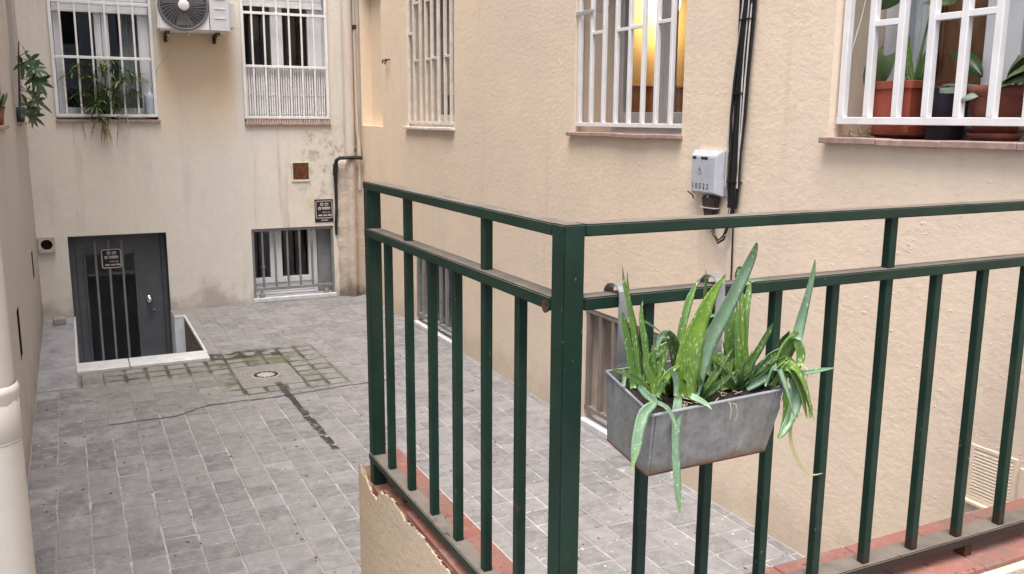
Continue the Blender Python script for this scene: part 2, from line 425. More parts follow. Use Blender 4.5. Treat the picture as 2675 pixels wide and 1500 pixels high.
def coping():
    t = NT('red_coping_tile'); r = tint_random(t)
    c = t.mix(r, (.215,.090,.072), (.275,.125,.102))
    c = t.mix(t.ramp(t.noise(24, 5, .7), .5, .72, 0, .75), c, (.30,.235,.215))
    c = t.mix(t.ramp(t.noise(38, 3, .6), .64, .70), c, (.055,.04,.036))
    c = t.mix(t.ramp(t.noise(5, 5, .7), .44, .66, 0, .8), c, (.17,.115,.10))
    return t.set(c, .7, 0, t.bump(t.noise(60, 4), .5, .002), .35)
M['coping'] = coping()

def leaf_mat(name, base, alt, tipc, spots=True, rough=.38):
    t = NT(name); tc = t.n('ShaderNodeAttribute'); tc.attribute_name = 'along'; al = tc.outputs['Fac']
    f = t.noise(20, 3)
    c = t.mix(t.ramp(f, .3, .7), base, alt)
    c = t.mix(t.ramp(al, .0, .35, .55, 0), c, tuple(min(1, v*1.9+.02) for v in base))
    c = t.mix(t.ramp(al, .78, 1.0, 0, .85), c, tipc)
    st = t.noise(1, 2, .5, src=t.mapv((240, 240, 10)))
    c = t.mix(t.ramp(st, .5, .8, 0, .3), c, tuple(v*.6 for v in base))
    if spots:
        # pale flecks elongated along the leaf
        s1 = t.noise(1, 1, .4, src=t.mapv((300, 300, 95)))
        c = t.mix(t.ramp(s1, .64, .70, 0, .85), c, (.36,.46,.28))
    t.set(c, rough, 0, t.bump(f, .2, .002), .45)
    t.b.inputs['Subsurface Weight'].default_value = .06
    t.b.inputs['Subsurface Radius'].default_value = (.01, .02, .005)
    return t.m
LEAF = {
 'g': leaf_mat('aloe_green', (.062,.130,.026), (.092,.180,.038), (.10,.13,.03)),
 'y': leaf_mat('aloe_yellow_green', (.130,.230,.030), (.088,.180,.032), (.16,.22,.03)),
 'b': leaf_mat('aloe_bright', (.090,.180,.015), (.130,.235,.022), (.10,.22,.02)),
 'd': leaf_mat('aloe_dark', (.034,.076,.018), (.050,.106,.026), (.09,.10,.03)),
 'p': leaf_mat('aloe_pale', (.130,.225,.135), (.175,.280,.175), (.13,.21,.05)),
 't': leaf_mat('aloe_dry', (.26,.27,.11), (.32,.30,.16), (.42,.34,.24), False),
}
M['fern'] = leaf_mat('grassy_leaf', (.070,.135,.046), (.155,.225,.080), (.17,.17,.06), False, .5)
M['fern_dry'] = leaf_mat('dry_grassy_leaf', (.17,.15,.055), (.13,.13,.05), (.28,.22,.12), False, .6)
M['schef'] = leaf_mat('glossy_dark_leaf', (.014,.045,.014), (.030,.075,.024), (.04,.08,.03), False, .28)
M['ear'] = leaf_mat('broad_green_leaf', (.075,.115,.042), (.095,.135,.055), (.12,.12,.06), False, .4)
M['ear_grey'] = leaf_mat('grey_green_leaf', (.10,.14,.11), (.14,.17,.14), (.16,.18,.14), False, .5)
M['stem'] = simple('plant_stem', (.16,.21,.075), .5, 0, .2, 20)
M['bark'] = simple('woody_stem', (.14,.11,.085), .8, 0, .2, 30)

def leaf_mesh(mb, al, pts, wid, facing=(0,-1,.25), n=9, fold=.28, thick=.16):
    """curved tapering leaf with a crescent section; al collects 0..1 along its length"""
    P = [Vector(p) for p in pts]
    def cr(a, b, c, d, u):
        return .5*((2*b)+(c-a)*u+(2*a-5*b+4*c-d)*u*u+(3*b-a-3*c+d)*u**3)
    seq = []
    for i in range(len(P)-1):
        a = P[max(i-1,0)]; b = P[i]; c = P[i+1]; d = P[min(i+2,len(P)-1)]
        wa, wb, wc, wd = wid[max(i-1,0)], wid[i], wid[i+1], wid[min(i+2,len(P)-1)]
        m = max(2, n//(len(P)-1)+1)
        for k in range(m):
            u = k/m
            seq.append((cr(a,b,c,d,u), max(.0006, cr(wa,wb,wc,wd,u))))
    seq.append((P[-1], wid[-1]))
    base = len(mb.v); F = Vector(facing).normalized(); N = len(seq)
    prof = ((-.5,0), (-.28,-fold*.55), (0,-fold), (.28,-fold*.55), (.5,0), (.25,-fold*.55-thick), (0,-fold-thick*1.3), (-.25,-fold*.55-thick))
    for i, (p, wd_) in enumerate(seq):
        t = (seq[min(i+1,N-1)][0]-seq[max(i-1,0)][0]).normalized()
        s = t.cross(F)
        if s.length < .15: s = t.cross(Vector((1,0,0)))
        s.normalize(); nn = s.cross(t).normalized()
        if nn.dot(F) < 0: nn = -nn
        for (a, b) in prof:
            mb.v.append(tuple(p + s*a*wd_ + nn*b*wd_)); al.append(i/(N-1))
    K = len(prof)
    for i in range(N-1):
        for k in range(K):
            k2 = (k+1) % K
            mb.f.append((base+i*K+k, base+i*K+k2, base+(i+1)*K+k2, base+(i+1)*K+k)); mb.sm.append(True)
    mb.f.append(tuple(base+k for k in range(K))); mb.sm.append(True)
    mb.f.append(tuple(base+(N-1)*K+k for k in reversed(range(K)))); mb.sm.append(True)
def flat_leaf(mb, al, p, tip, width, up=(0,0,1), n=5, droop=.0, fold=.12):
    """thin leaf blade (two-sided) from p to tip with a midrib fold"""
    p = Vector(p); q = Vector(tip); L = (q-p); t = L.normalized(); s = t.cross(Vector(up))
    if s.length < .1: s = t.cross(Vector((1,0,0)))
    s.normalize(); nn = s.cross(t).normalized(); base = len(mb.v)
    for i in range(n+1):
        u = i/n; wv = width*.5*max(.04, math.sin(math.pi*min(1, .06+u*.96))**.75)
        c = p + L*u + Vector((0,0,-droop*u*u*L.length))
        for a, b in ((-1,fold),(0,0),(1,fold)):
            mb.v.append(tuple(c + s*a*wv + nn*b*wv)); al.append(u)
    for i in range(n):
        for k in range(2):
            mb.f.append((base+i*3+k, base+i*3+k+1, base+(i+1)*3+k+1, base+(i+1)*3+k)); mb.sm.append(True)
def leaf_obj(name, mb, al, mat, parent, solid=0.0):
    o = obj(name, mb, mat, parent, recalc=False)
    a = o.data.attributes.new('along', 'FLOAT', 'POINT'); a.data.foreach_set('value', al)
    return o

# ================================================================== SETTING
XR, YB, XL = 2.94, 9.84, -0.338      # faces of right, back and left walls
ZT = 7.5                             # height of the walls round the yard
DR, DB, DL = .33, .25, .25           # depth of the reveals

def wall_faces(mb, ax, c, depth, u0, u1, z0, z1, ops):
    """front faces of a wall in the plane ax=c with openings, the reveals and the rear face; depth runs away from the yard"""
    us = sorted({u0, u1, *[o[0] for o in ops], *[o[1] for o in ops]}); zs = sorted({z0, z1, *[o[2] for o in ops], *[o[3] for o in ops]})
    P = (lambda u, z, d=0: (c+d, u, z)) if ax == 0 else (lambda u, z, d=0: (u, c+d, z))
    inside = lambda u, z: any(o[0] < u < o[1] and o[2] < z < o[3] for o in ops)
    for i in range(len(us)-1):
        for j in range(len(zs)-1):
            if us[i] >= u0 and us[i+1] <= u1 and not inside((us[i]+us[i+1])/2, (zs[j]+zs[j+1])/2):
                for d in (0, depth): mb.quad(P(us[i],zs[j],d), P(us[i+1],zs[j],d), P(us[i+1],zs[j+1],d), P(us[i],zs[j+1],d))
    for (a, b, p, q) in ops:
        mb.quad(P(a,p), P(a,q), P(a,q,depth), P(a,p,depth)); mb.quad(P(b,p), P(b,q), P(b,q,depth), P(b,p,depth))
        mb.quad(P(a,q), P(b,q), P(b,q,depth), P(a,q,depth)); mb.quad(P(a,p), P(b,p), P(b,p,depth), P(a,p,depth))
    mb.quad(P(u0,z1), P(u1,z1), P(u1,z1,depth), P(u0,z1,depth))
    mb.quad(P(u0,z0), P(u0,z1), P(u0,z1,depth), P(u0,z0,depth)); mb.quad(P(u1,z0), P(u1,z1), P(u1,z1,depth), P(u1,z0,depth))

RW1 = (7.11, 8.26, 1.895, 3.25); RW2 = (3.955, 5.10, 1.895, 3.25); RW3 = (1.77, 2.92, 1.905, 3.30)
RB1 = (7.10, 8.11, 0.0, .79); RB2 = (3.90, 4.91, 0.0, .80); NICHE = (9.03, 9.765, 1.905, 3.4)
BW1 = (-.072, .848, 1.945, 3.45); BW2 = (1.695, 2.597, 1.945, 3.45); BB = (1.706, 2.602, 0.0, .806); BD = (-.066, .849, -1.22, .818)
LW1 = (5.55, 6.50, 1.93, 3.3); LW2 = (8.10, 9.06, 1.93, 3.3); LB1 = (8.45, 8.72, .62, .86); LB2 = (5.86, 6.10, .56, .87)

mb = MB(); wall_faces(mb, 0, XR, DR, -3.0, YB+DB, -.02, ZT, [RW1, RW2, RW3, RB1, RB2, NICHE])
right = obj('courtyard_wall', mb, M['wall_peach'], origin=(XR, 4, 0), recalc=False)
tag(right, 'long peach rendered wall with white barred windows and an electricity box, beside the green railing', 'wall')
obj('blind_recess', BX(XR+.12, XR+.2, NICHE[0]-.004, NICHE[1]+.004, NICHE[2]-.004, NICHE[3]+.004), M['wall_peach'], right)
mb = MB(); wall_faces(mb, 1, YB, DB, XL-DL, XR, -1.25, ZT, [BW1, BW2, BB, BD])
back = obj('courtyard_wall', mb, M['wall_cream'], origin=(1.2, YB, 0), recalc=False)
tag(back, 'stained cream end wall with the grey basement door and the air conditioner', 'wall')
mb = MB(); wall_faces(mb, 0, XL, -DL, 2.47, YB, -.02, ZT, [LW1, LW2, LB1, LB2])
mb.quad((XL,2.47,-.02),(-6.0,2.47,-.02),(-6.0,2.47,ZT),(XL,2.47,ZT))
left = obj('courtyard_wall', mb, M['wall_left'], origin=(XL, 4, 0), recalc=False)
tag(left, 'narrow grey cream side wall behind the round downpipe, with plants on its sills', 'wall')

# the building across the yard, behind the photographer: it shuts off the low sky and shows in the panes
ob = thing('building', (1.3, -20, 0), 'plain cream apartment block closing the yard behind the viewer', 'building')
obj('wall', MB().box(-16, 14, -20.4, -20.0, -1.5, 9.5), M['wall_left'], ob)
for xx in (-2.4, -.2, 2.0, 4.2):
    for zz in (1.6, 4.6, 7.6):
        wd_ = obj('window', MB().box(xx, xx+1.0, -20.0, -19.97, zz, zz+1.5), M['pvc'], ob); obj('pane', MB().box(xx+.08, xx+.92, -19.97, -19.962, zz+.08, zz+1.42), M['dark_void'], wd_)

# rooms behind the windows
def room(x0, x1, y0, y1, z0, z1, mat):
    b = MB(); t = .05
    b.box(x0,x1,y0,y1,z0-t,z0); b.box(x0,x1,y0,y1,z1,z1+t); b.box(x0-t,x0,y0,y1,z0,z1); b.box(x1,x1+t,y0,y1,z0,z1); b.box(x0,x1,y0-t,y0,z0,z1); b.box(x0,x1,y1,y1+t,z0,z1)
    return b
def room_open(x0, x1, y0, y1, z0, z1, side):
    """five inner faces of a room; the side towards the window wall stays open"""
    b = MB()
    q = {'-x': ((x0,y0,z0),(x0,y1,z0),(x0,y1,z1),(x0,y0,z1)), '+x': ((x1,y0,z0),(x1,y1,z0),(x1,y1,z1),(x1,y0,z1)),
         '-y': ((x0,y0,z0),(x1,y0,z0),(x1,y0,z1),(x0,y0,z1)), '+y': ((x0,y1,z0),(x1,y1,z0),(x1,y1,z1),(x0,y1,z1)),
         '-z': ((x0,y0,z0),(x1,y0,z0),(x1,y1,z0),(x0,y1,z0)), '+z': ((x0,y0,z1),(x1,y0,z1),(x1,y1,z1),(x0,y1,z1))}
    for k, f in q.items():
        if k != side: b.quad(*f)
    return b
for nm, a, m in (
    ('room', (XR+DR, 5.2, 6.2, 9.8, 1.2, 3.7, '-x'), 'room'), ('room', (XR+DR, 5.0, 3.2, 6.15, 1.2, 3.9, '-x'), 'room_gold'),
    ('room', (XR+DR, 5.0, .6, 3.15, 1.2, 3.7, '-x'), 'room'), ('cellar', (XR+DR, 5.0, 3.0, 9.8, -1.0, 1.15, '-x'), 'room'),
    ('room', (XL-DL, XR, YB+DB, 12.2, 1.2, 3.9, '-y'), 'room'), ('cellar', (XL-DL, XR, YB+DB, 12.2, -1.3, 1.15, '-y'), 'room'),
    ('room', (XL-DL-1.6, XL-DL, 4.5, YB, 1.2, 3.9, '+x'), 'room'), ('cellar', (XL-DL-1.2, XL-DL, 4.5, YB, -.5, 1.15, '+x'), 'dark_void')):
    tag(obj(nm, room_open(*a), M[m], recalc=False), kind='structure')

# ---- paving: mortar bed, tiles laid one by one, cement screed, pit for the basement door
PX0, PX1, PY0 = -.052, .932, 7.86          # inside of the door pit
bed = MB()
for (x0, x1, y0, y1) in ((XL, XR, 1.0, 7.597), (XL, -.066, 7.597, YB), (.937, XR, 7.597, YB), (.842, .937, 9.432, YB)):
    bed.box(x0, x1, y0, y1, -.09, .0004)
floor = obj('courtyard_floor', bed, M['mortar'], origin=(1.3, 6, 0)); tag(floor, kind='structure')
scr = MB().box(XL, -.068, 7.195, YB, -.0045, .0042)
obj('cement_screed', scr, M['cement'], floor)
GX, GY = .1535, .1552
def in_gap(x0, x1, y0, y1):
    hit = lambda a, b, c, d: x1 > a and x0 < b and y1 > c and y0 < d
    return hit(-.08, .95, 7.57, YB) or hit(XL, -.066, 7.19, YB) or hit(1.046, 1.497, 6.653, 7.264) or hit(.80, .95, 9.35, YB)
tiles = []
for i in range(-7, 17):
    for j in range(-16, 36):
        x0 = .5805+GX*i-GX/2+GX/2; y0 = 4.4755+GY*j
        x1, y1 = x0+GX, y0+GY
        x0c, x1c, y0c, y1c = max(x0, XL+.004), min(x1, XR-.004), y0, min(y1, YB-.004)
        if x1c-x0c < .03 or y1c-y0c < .03 or y1 < 2.45: continue
        if in_gap(x0c+.02, x1c-.02, y0c+.02, y1c-.02): continue
        if y1 < 3.2 and x0 < 1.0: continue
        if x0 > .80 and x1 < 1.14 and y0 < 3.1: continue      # under the parapet
        near = 1.0/(((x0+.077)**2+(y0)**2)**.5)
        hidden = (x0 < 0.95 and y0 < 3.35) or (x0 > 1.05 and x0 < 1.75 and y0 < 2.7)
        tiles.append((near - (1 if hidden else 0), x0c, x1c, y0c, y1c, (x0 == x0c and x1 == x1c and y1 == y1c)))
tiles.sort(reverse=True)
rnd = random.Random(3)
def tile_mesh(dx, dy, g, v):
    m = MB(); r = random.Random(v)
    j = lambda: r.uniform(-.0028, .0028) if r.random() < .85 else r.choice((-1, 1))*r.uniform(.003, .0055)
    b = [(g+j(), g+j()), (dx-g+j(), g+j()), (dx-g+j(), dy-g+j()), (g+j(), dy-g+j())]
    c = .003
    n = len(m.v)
    for (x, y) in b: m.v.append((x, y, -.006))
    for (x, y) in b: m.v.append((x, y, .0005))
    cx, cy = dx/2, dy/2
    for (x, y) in b: m.v.append((x+(c if x < cx else -c), y+(c if y < cy else -c), .003))
    for k in range(4):
        k2 = (k+1) % 4
        m.f.append((n+k, n+k2, n+4+k2, n+4+k)); m.f.append((n+4+k, n+4+k2, n+8+k2, n+8+k))
    m.f.append((n+8, n+9, n+10, n+11)); m.sm += [False]*9
    return m
variants = []
for v in range(6):
    o = obj('paving_tile', tile_mesh(GX, GY, .0042, v), M['tile'], recalc=False); variants.append(o.data); bpy.data.objects.remove(o)
rest = MB(); cnt = 0
for (near, x0, x1, y0, y1, whole) in tiles:
    dz = rnd.uniform(-.0010, .0018) if rnd.random() < .985 else -.0022
    if cnt < 300 and whole:
        me = variants[rnd.randrange(6)]; o = bpy.data.objects.new('paving_tile', me); COL.objects.link(o); o.parent = floor
        o.location = Vector((x0, y0, dz)) - Vector(floor.location)
        o.rotation_euler = (rnd.uniform(-.006,.006), rnd.uniform(-.006,.006), rnd.uniform(-.014,.014)); cnt += 1
    else:
        g = .0042 if y0 < 7.0 else .0028
        m = tile_mesh(x1-x0, y1-y0, g, rnd.randrange(999)); n = len(rest.v)
        rest.v += [(x+x0, y+y0, z+dz) for (x, y, z) in m.v]; rest.f += [tuple(n+i for i in f) for f in m.f]; rest.sm += m.sm
tag(obj('far_paving_tiles', rest, M['tile'], floor, recalc=False), kind='stuff')
# unseen sheet below everything, added to block light from underneath
tag(obj('light_block_sheet', MB().box(-40, 40, -40, 50, -1.7, -1.6), M['concrete']), kind='structure')
# pit in front of the basement door
pit = MB()
pit.quad((PX0,PY0,-1.22),(.83,PY0,-1.22),(.83,YB,-1.22),(PX0,YB,-1.22)); pit.quad((.83,PY0,-1.22),(PX1,PY0,-1.22),(PX1,9.43,-1.22),(.83,9.43,-1.22))
pit.quad((PX0,PY0,-1.22),(PX1,PY0,-1.22),(PX1,PY0,.0),(PX0,PY0,.0))
pit.quad((PX0,PY0,-1.22),(PX0,YB,-1.22),(PX0,YB,.004),(PX0,PY0,.004))
pit.quad((.84,9.43,-1.22),(PX1,9.43,-1.22),(PX1,9.43,.004),(.84,9.43,.004)); pit.quad((.84,9.43,-1.22),(.84,YB,-1.22),(.84,YB,.004),(.84,9.43,.004))
pt = obj('door_pit', pit, M['pit_white'], origin=(.4, 8.8, -1.2), recalc=False); tag(pt, kind='structure')
obj('side_wall', MB().box(PX1, PX1+.012, PY0+.004, 9.428, -1.22, -.001), M['chase'], pt)
rim = MB(); rim.box(PX1-.002, PX1+.018, 7.866, 9.448, -.02, .012); rim.box(.84, PX1+.018, 9.428, 9.448, -.02, .0135); rim.box(PX0-.018, PX0, 7.866, YB-.003, -.02, .010)
obj('pit_rim', rim, M['marble'], pt, bevel=.003)
kerb = thing('door_kerb', (.43, 7.73, 0), 'pale marble kerb of two slabs at the edge of the door pit', 'kerb')
obj('marble_slab', BX(-.066, .318, 7.60, 7.864, -.08, .024), M['marble'], kerb, bevel=.004)
obj('marble_slab', BX(.324, .936, 7.598, 7.862, -.08, .026), M['marble'], kerb, bevel=.004)

# drain: plain slab with a round grating
dr = thing('drain_cover', (1.28, 6.93, 0), 'square stone drain slab with a small round grating amid mossy tiles', 'drain')
obj('slab', BX(1.045, 1.498, 6.652, 7.266, -.03, .0036), M['tile'], dr, bevel=.002)
rg = MB()
for k in range(14):
    a = 2*math.pi*k/14; a2 = a+.30
    pts = []
    for (rr, aa) in ((.070,a),(.094,a),(.094,a2),(.070,a2)): pts.append((1.268+rr*math.cos(aa), 6.965+rr*math.sin(aa)))
    rg.hexa([(x,y,-.001) for x,y in pts] + [(x,y,.008) for x,y in pts])
obj('grating', rg, M['rust_dark'], dr)
obj('grating_plate', MB().lathe(1.268, 6.965, [(.0,.0045),(.066,.0055),(.070,.003)], 24), M['concrete'], dr)
obj('grating_ring', MB().lathe(1.268, 6.965, [(.096,.002),(.098,.007),(.106,.006),(.110,.002)], 28), M['concrete'], dr)
sm = obj('floor_drain', BX(-.252, -.135, 9.50, 9.62, 0.002, .075), M['concrete'], origin=(-.19, 9.56, 0), bevel=.012)
tag(sm, 'small dark grey concrete block on the paving left of the basement door', 'block')

# scattered bits on the paving
deb = MB(); rb = random.Random(11)
for k in range(560):
    x = rb.uniform(-.3, 2.9); y = 2.4+(rb.random()**1.4)*6.8
    if in_gap(x-.02, x+.02, y-.02, y+.02) and y > 7.5: continue
    a = rb.uniform(0, 6.28); l = rb.choice([.004,.006,.006,.009,.014]); wd = l*rb.uniform(.35,.8); h = .0045
    ca, sa = math.cos(a), math.sin(a); z = rb.uniform(.001,.003)
    p = [(x+ca*u-sa*v, y+sa*u+ca*v) for u, v in ((-l,-wd*.3),(0,-wd),(l,wd*.2),(0,wd))]
    deb.hexa([(q[0],q[1],z) for q in p]+[(x+(q[0]-x)*.6, y+(q[1]-y)*.6, z+h) for q in p])
tag(obj('floor_debris', deb, M['debris']), kind='stuff')
lim = MB()
for k in range(150):
    x = rb.gauss(1.9, .5); y = rb.gauss(3.6, .55) + (2.2-x)*.25
    if not (1.2 < x < 2.9 and 2.5 < y < 5.5): continue
    l = rb.choice([.003,.004,.006,.010]); a = rb.uniform(0, 6.28); ca, sa = math.cos(a), math.sin(a)
    p = [(x+ca*u-sa*v, y+sa*u+ca*v) for u, v in ((-l,-l*.4),(l*.3,-l*.7),(l,l*.2),(-l*.2,l*.6))]
    lim.hexa([(q[0],q[1],.002) for q in p]+[(x+(q[0]-x)*.7, y+(q[1]-y)*.7, .0065) for q in p])
tag(obj('plaster_flakes', lim, M['lime']), kind='stuff')

# landing on the near side, with steps down to the yard
tag(obj('landing', MB().box(-12, 9, -20, 1.556, -.02, .662), M['cement']), kind='structure')
st = MB(); 
for k in range(3): st.box(XL, .87, 1.553+.28*k, 1.553+.28*(k+1), -.003, .52-.17*k)
tag(obj('steps', st, M['concrete']), kind='structure')

# ---- parapet under the railing
PXA, PXB, PYA, PYB = .930, 1.10, 1.592, 1.872     # coping extents of the two legs
par = thing('parapet_wall', (1.0, 2.4, 0), 'low rendered parapet with red coping tiles carrying the green railing', 'wall')
pm = MB()
# broken render edge along the near face: jagged top line with a notch bitten out by the end post
LINE = [(3.165,.690),(3.15,.708),(3.135,.704),(3.117,.675),(3.098,.680),(3.075,.684),(3.05,.668),(3.025,.650),(2.98,.648),(2.943,.641),(2.92,.668),(2.89,.698),(2.872,.690),(2.848,.703),(2.783,.713),(2.749,.715),(2.735,.706),(2.68,.710),(2.655,.700),(2.627,.692),(2.60,.700),(2.56,.708),(2.48,.710),(2.417,.704),(2.36,.697),(2.29,.695),(2.2,.697),(2.0,.699),(1.75,.697),(1.60,.699)]
rj = random.Random(5); fine_ = []
for (a, za), (b, zb) in zip(LINE[:-1], LINE[1:]):
    n = max(1, int(abs(a-b)/.011))
    for i in range(n): fine_.append((a+(b-a)*i/n, za+(zb-za)*i/n+rj.choice((rj.uniform(-.002,.002), rj.uniform(-.002,.002), rj.uniform(-.008,.002)))))
fine_.append(LINE[-1]); xo = .905
for (y0, t0), (y1, t1) in zip(fine_[:-1], fine_[1:]):
    e_ = .008+rj.uniform(-.004,.004)
    pm.quad((xo,y0,0),(xo,y1,0),(xo,y1,t1),(xo,y0,t0)); pm.quad((xo,y0,t0),(xo,y1,t1),(xo+e_,y1,t1-.004),(xo+e_,y0,t0-.004)); pm.quad((xo+e_,y0,t0-.004),(xo+e_,y1,t1-.004),(xo+.022,y1,t1-.030),(xo+.022,y0,t0-.030))
pm.quad((xo,3.165,0),(1.095,3.165,0),(1.095,3.165,.675),(xo,3.165,.69))
obj('render', pm, M['wall_para'], par, recalc=False)
core = MB().box(xo+.0225, 1.085, 1.63, 2.93, 0, .6815).box(xo+.0225, 1.085, 2.93, 3.163, 0, .648); core.box(.985, 1.085, 2.93, 3.163, .648, .6815); core.box(1.085, XR-.002, PYA+.014, PYB-.016, 0, .680)
obj('brick_core', core, M['brown_core'], par)
obj('render_face', MB().box(1.0865, XR-.003, PYA+.003, PYB-.004, .0, .679), M['wall_para'], par)
obj('render_corner', MB().box(.906, 1.0855, 1.58, 1.628, 0, .679), M['wall_para'], par)
y = 3.255
while y > 1.9:                                    # coping tiles of the receding leg
    y1 = max(y-.285, 1.876)
    obj('coping_tile', BX(PXA if y < 2.9 else .990, PXB, y1+.004, y, .683, .700), M['coping'], par, bevel=.003); y = y1
x = PXA
while x < XR-.02:                                 # coping tiles of the cross leg
    x1 = min(x+.285, XR-.004)
    obj('coping_tile', BX(x, x1-.004, PYA, PYB, .683, .7005), M['coping'], par, bevel=.003); x = x1
el = MB()                                         # thin whitewashed edge under the far lip of the tiles
el.box(PXB-.003, PXB+.004, 1.88, 3.15, .678, .696); el.box(1.11, XR-.004, PYB-.003, PYB+.004, .678, .696)
obj('lime_edge', el, M['lime'], par)
obj('mortar_bed', MB().box(.95, XR-.004, PYA-.030, PYA+.02, .60, .6825), M['chase'], par)

# ================================================================== GREEN RAILING
rl = thing('railing', (.958, 1.675, .72), 'dark green painted steel corner railing with square bars on the parapet', 'railing')
g = M['green']; A = .933; B = 1.65; E = 3.108; XE = 2.93
ZT0, ZT1, ZM0, ZM1, ZB0, ZB1 = 1.748, 1.776, 1.581, 1.612, .738, .766
W_ = .052
obj('post', BX(A-.001, A+.051, B-.001, B+.055, .7015, ZT1+.0015), g, rl, bevel=.003, seg=2)
obj('post', BX(A+.001, A+.049, E-.050, E, .56, ZT0+.003), g, rl, bevel=.003, seg=2)
obj('top_rail', BX(A, A+W_, B+.056, E+.004, ZT0, ZT1), g, rl, bevel=.003, seg=2)
obj('top_rail', BX(A+.052, XE, B, B+W_, ZT0+.002, ZT1+.001), g, rl, bevel=.003, seg=2)
obj('middle_rail', BX(A-.002, A+W_-.002, B+.056, E-.006, ZM0, ZM1), g, rl, bevel=.003, seg=2)
obj('middle_rail', BX(A+.052, XE, B, B+W_-.002, ZM0+.006, ZM1+.004), g, rl, bevel=.003, seg=2)
obj('bottom_rail', BX(A-.004, A+.050, B+.056, E-.004, ZB0, ZB1), g, rl, bevel=.003, seg=2)
obj('bottom_rail', BX(A+.052, XE, B+.001, B+.068, ZB0+.004, ZB1+.006), g, rl, bevel=.003, seg=2)
def bar_set(pts, z0, z1, name, axis):
    first = None
    for (a, b) in pts:
        if first is None:
            first = obj(name, BX(a, a+.025, b, b+.025, z0, z1), g, rl, bevel=.002); base = Vector((a, b, 0))
        else: copy_part(first, rl, Vector((a, b, 0))-base)
bar_set([(A+.012, y) for y in (2.90, 2.694, 2.484, 2.290, 2.089, 1.888)], ZB1, ZM0, 'baluster', 1)
bar_set([(A+.012, y) for y in (2.694, 2.089)], ZM1, ZT0, 'upper_baluster', 1)
bar_set([(1.156+.1912*k, B+.0125) for k in range(10)], ZB1+.006, ZM0+.006, 'baluster', 0)
bar_set([(1.156+.1912*k, B+.0125) for k in (4, 8)], ZM1+.004, ZT0+.002, 'upper_baluster', 0)
for xx in (1.70, 2.35): obj('foot', BX(xx, xx+.03, B+.012, B+.05, .7008, ZB0+.004), M['rust_dark'], rl)
for yy in (2.05, 2.75): obj('foot', BX(A+.01, A+.04, yy, yy+.03, .7005, ZB0), M['rust_dark'], rl)
obj('lug', MB().tube([(2.245,1.765,.733),(2.30,1.70,.745)], .008, 8), M['rust_dark'], rl)
obj('rust_hole', MB().tube([(A-.0035,1.722,1.594),(A+.01,1.722,1.594)], .0055, 8), M['dark_void'], rl)
obj('rust_patch', MB().tube([(A-.003,1.728,1.588),(A+.006,1.728,1.588)], [.016,.012], 10), M['rust_dark'], rl)

# ================================================================== WINDOWS
def window_x(name, x, y0, y1, z0, z1, label, mat, stile=.075, parent_d=.05, mid=None, fr=.045, side=1):
    """two-sash window lying in a plane of constant x"""
    t = thing(name, (x, (y0+y1)/2, z0), label, 'window'); d = parent_d*side
    f = MB(); f.box(x,x+d,y0,y0+fr,z0,z1); f.box(x,x+d,y1-fr,y1,z0,z1); f.box(x+.001*side,x+d*.98,y0+fr,y1-fr,z0,z0+fr); f.box(x+.001*side,x+d*.98,y0+fr,y1-fr,z1-fr,z1)
    obj('frame', f, mat, t, bevel=.003)
    m = (y0+y1)/2 if mid is None else mid
    for (a, b) in ((y0+fr+.002, m-.002), (m+.002, y1-fr-.002)):
        s = MB(); p, q = z0+fr+.002, z1-fr-.002; xx = x-.012*side; dd = d*.75
        s.box(xx,xx+dd,a,a+stile,p,q); s.box(xx,xx+dd,b-stile,b,p,q); s.box(xx+.001*side,xx+dd*.97,a+stile,b-stile,p,p+stile); s.box(xx+.001*side,xx+dd*.97,a+stile,b-stile,q-stile,q)
        so_ = obj('sash', s, mat, t, bevel=.004)
        xg = xx+.018*side
        obj('pane', BX(xg, xg+.005*side, a+stile-.004, b-stile+.004, p+stile-.004, q-stile+.004), M['glass'], so_)
    return t
def window_y(name, y, x0, x1, z0, z1, label, mat, stiles, fr=.03, zb=.07):
    """window in a plane of constant y; stiles: x limits of the upright members"""
    t = thing(name, ((x0+x1)/2, y, z0), label, 'window')
    f = MB(); f.box(x0,x0+fr,y,y+.06,z0,z1); f.box(x1-fr,x1,y,y+.06,z0,z1); f.box(x0+fr,x1-fr,y+.001,y+.059,z0,z0+fr); f.box(x0+fr,x1-fr,y+.001,y+.059,z1-fr,z1)
    obj('frame', f, mat, t, bevel=.003)
    (a0, a1, b0, b1) = stiles          # pane limits: a0-a1, b0-b1
    m = (a1+b0)/2
    for (lo, p0, p1, hi) in ((x0+fr+.001, a0, a1, m-.002), (m+.002, b0, b1, x1-fr-.001)):
        s = MB(); yy = y-.014
        s.box(lo,p0,yy,yy+.045,z0+fr,z1-fr); s.box(p1,hi,yy,yy+.045,z0+fr,z1-fr); s.box(p0,p1,yy+.001,yy+.044,z0+fr,z0+fr+zb); s.box(p0,p1,yy+.001,yy+.044,z1-fr-zb,z1-fr)
        if p1 < hi-.05: s.box(p1+.012,p1+.030,yy-.006,yy+.01,z0+fr+.01,z1-fr-.01)
        so_ = obj('sash', s, mat, t, bevel=.004)
        obj('pane', BX(p0-.004, p1+.004, yy+.02, yy+.025, z0+fr+zb-.004, z1-fr-zb+.004), M['glass'], so_)
    return t

# ---- right wall, the three upper windows
XW = XR+.285
window_x('window', XW, RW1[0]+.004, RW1[1]-.004, RW1[2]+.012, RW1[3]-.004, 'beige window deep in the narrow barred opening nearest the end wall', M['white_old'], .07, .05)
w2 = window_x('window', XW, RW2[0]+.004, RW2[1]-.004, RW2[2]+.012, RW2[3]-.004, 'lamp-lit window with golden room light behind its grey frame', M['grey_frame'], .085, .05)
w3 = window_x('window', XW, RW3[0]+.004, RW3[1]-.004, RW3[2]+.012, RW3[3]-.004, 'white framed window behind the large potted plants', M['pvc'], .075, .05)
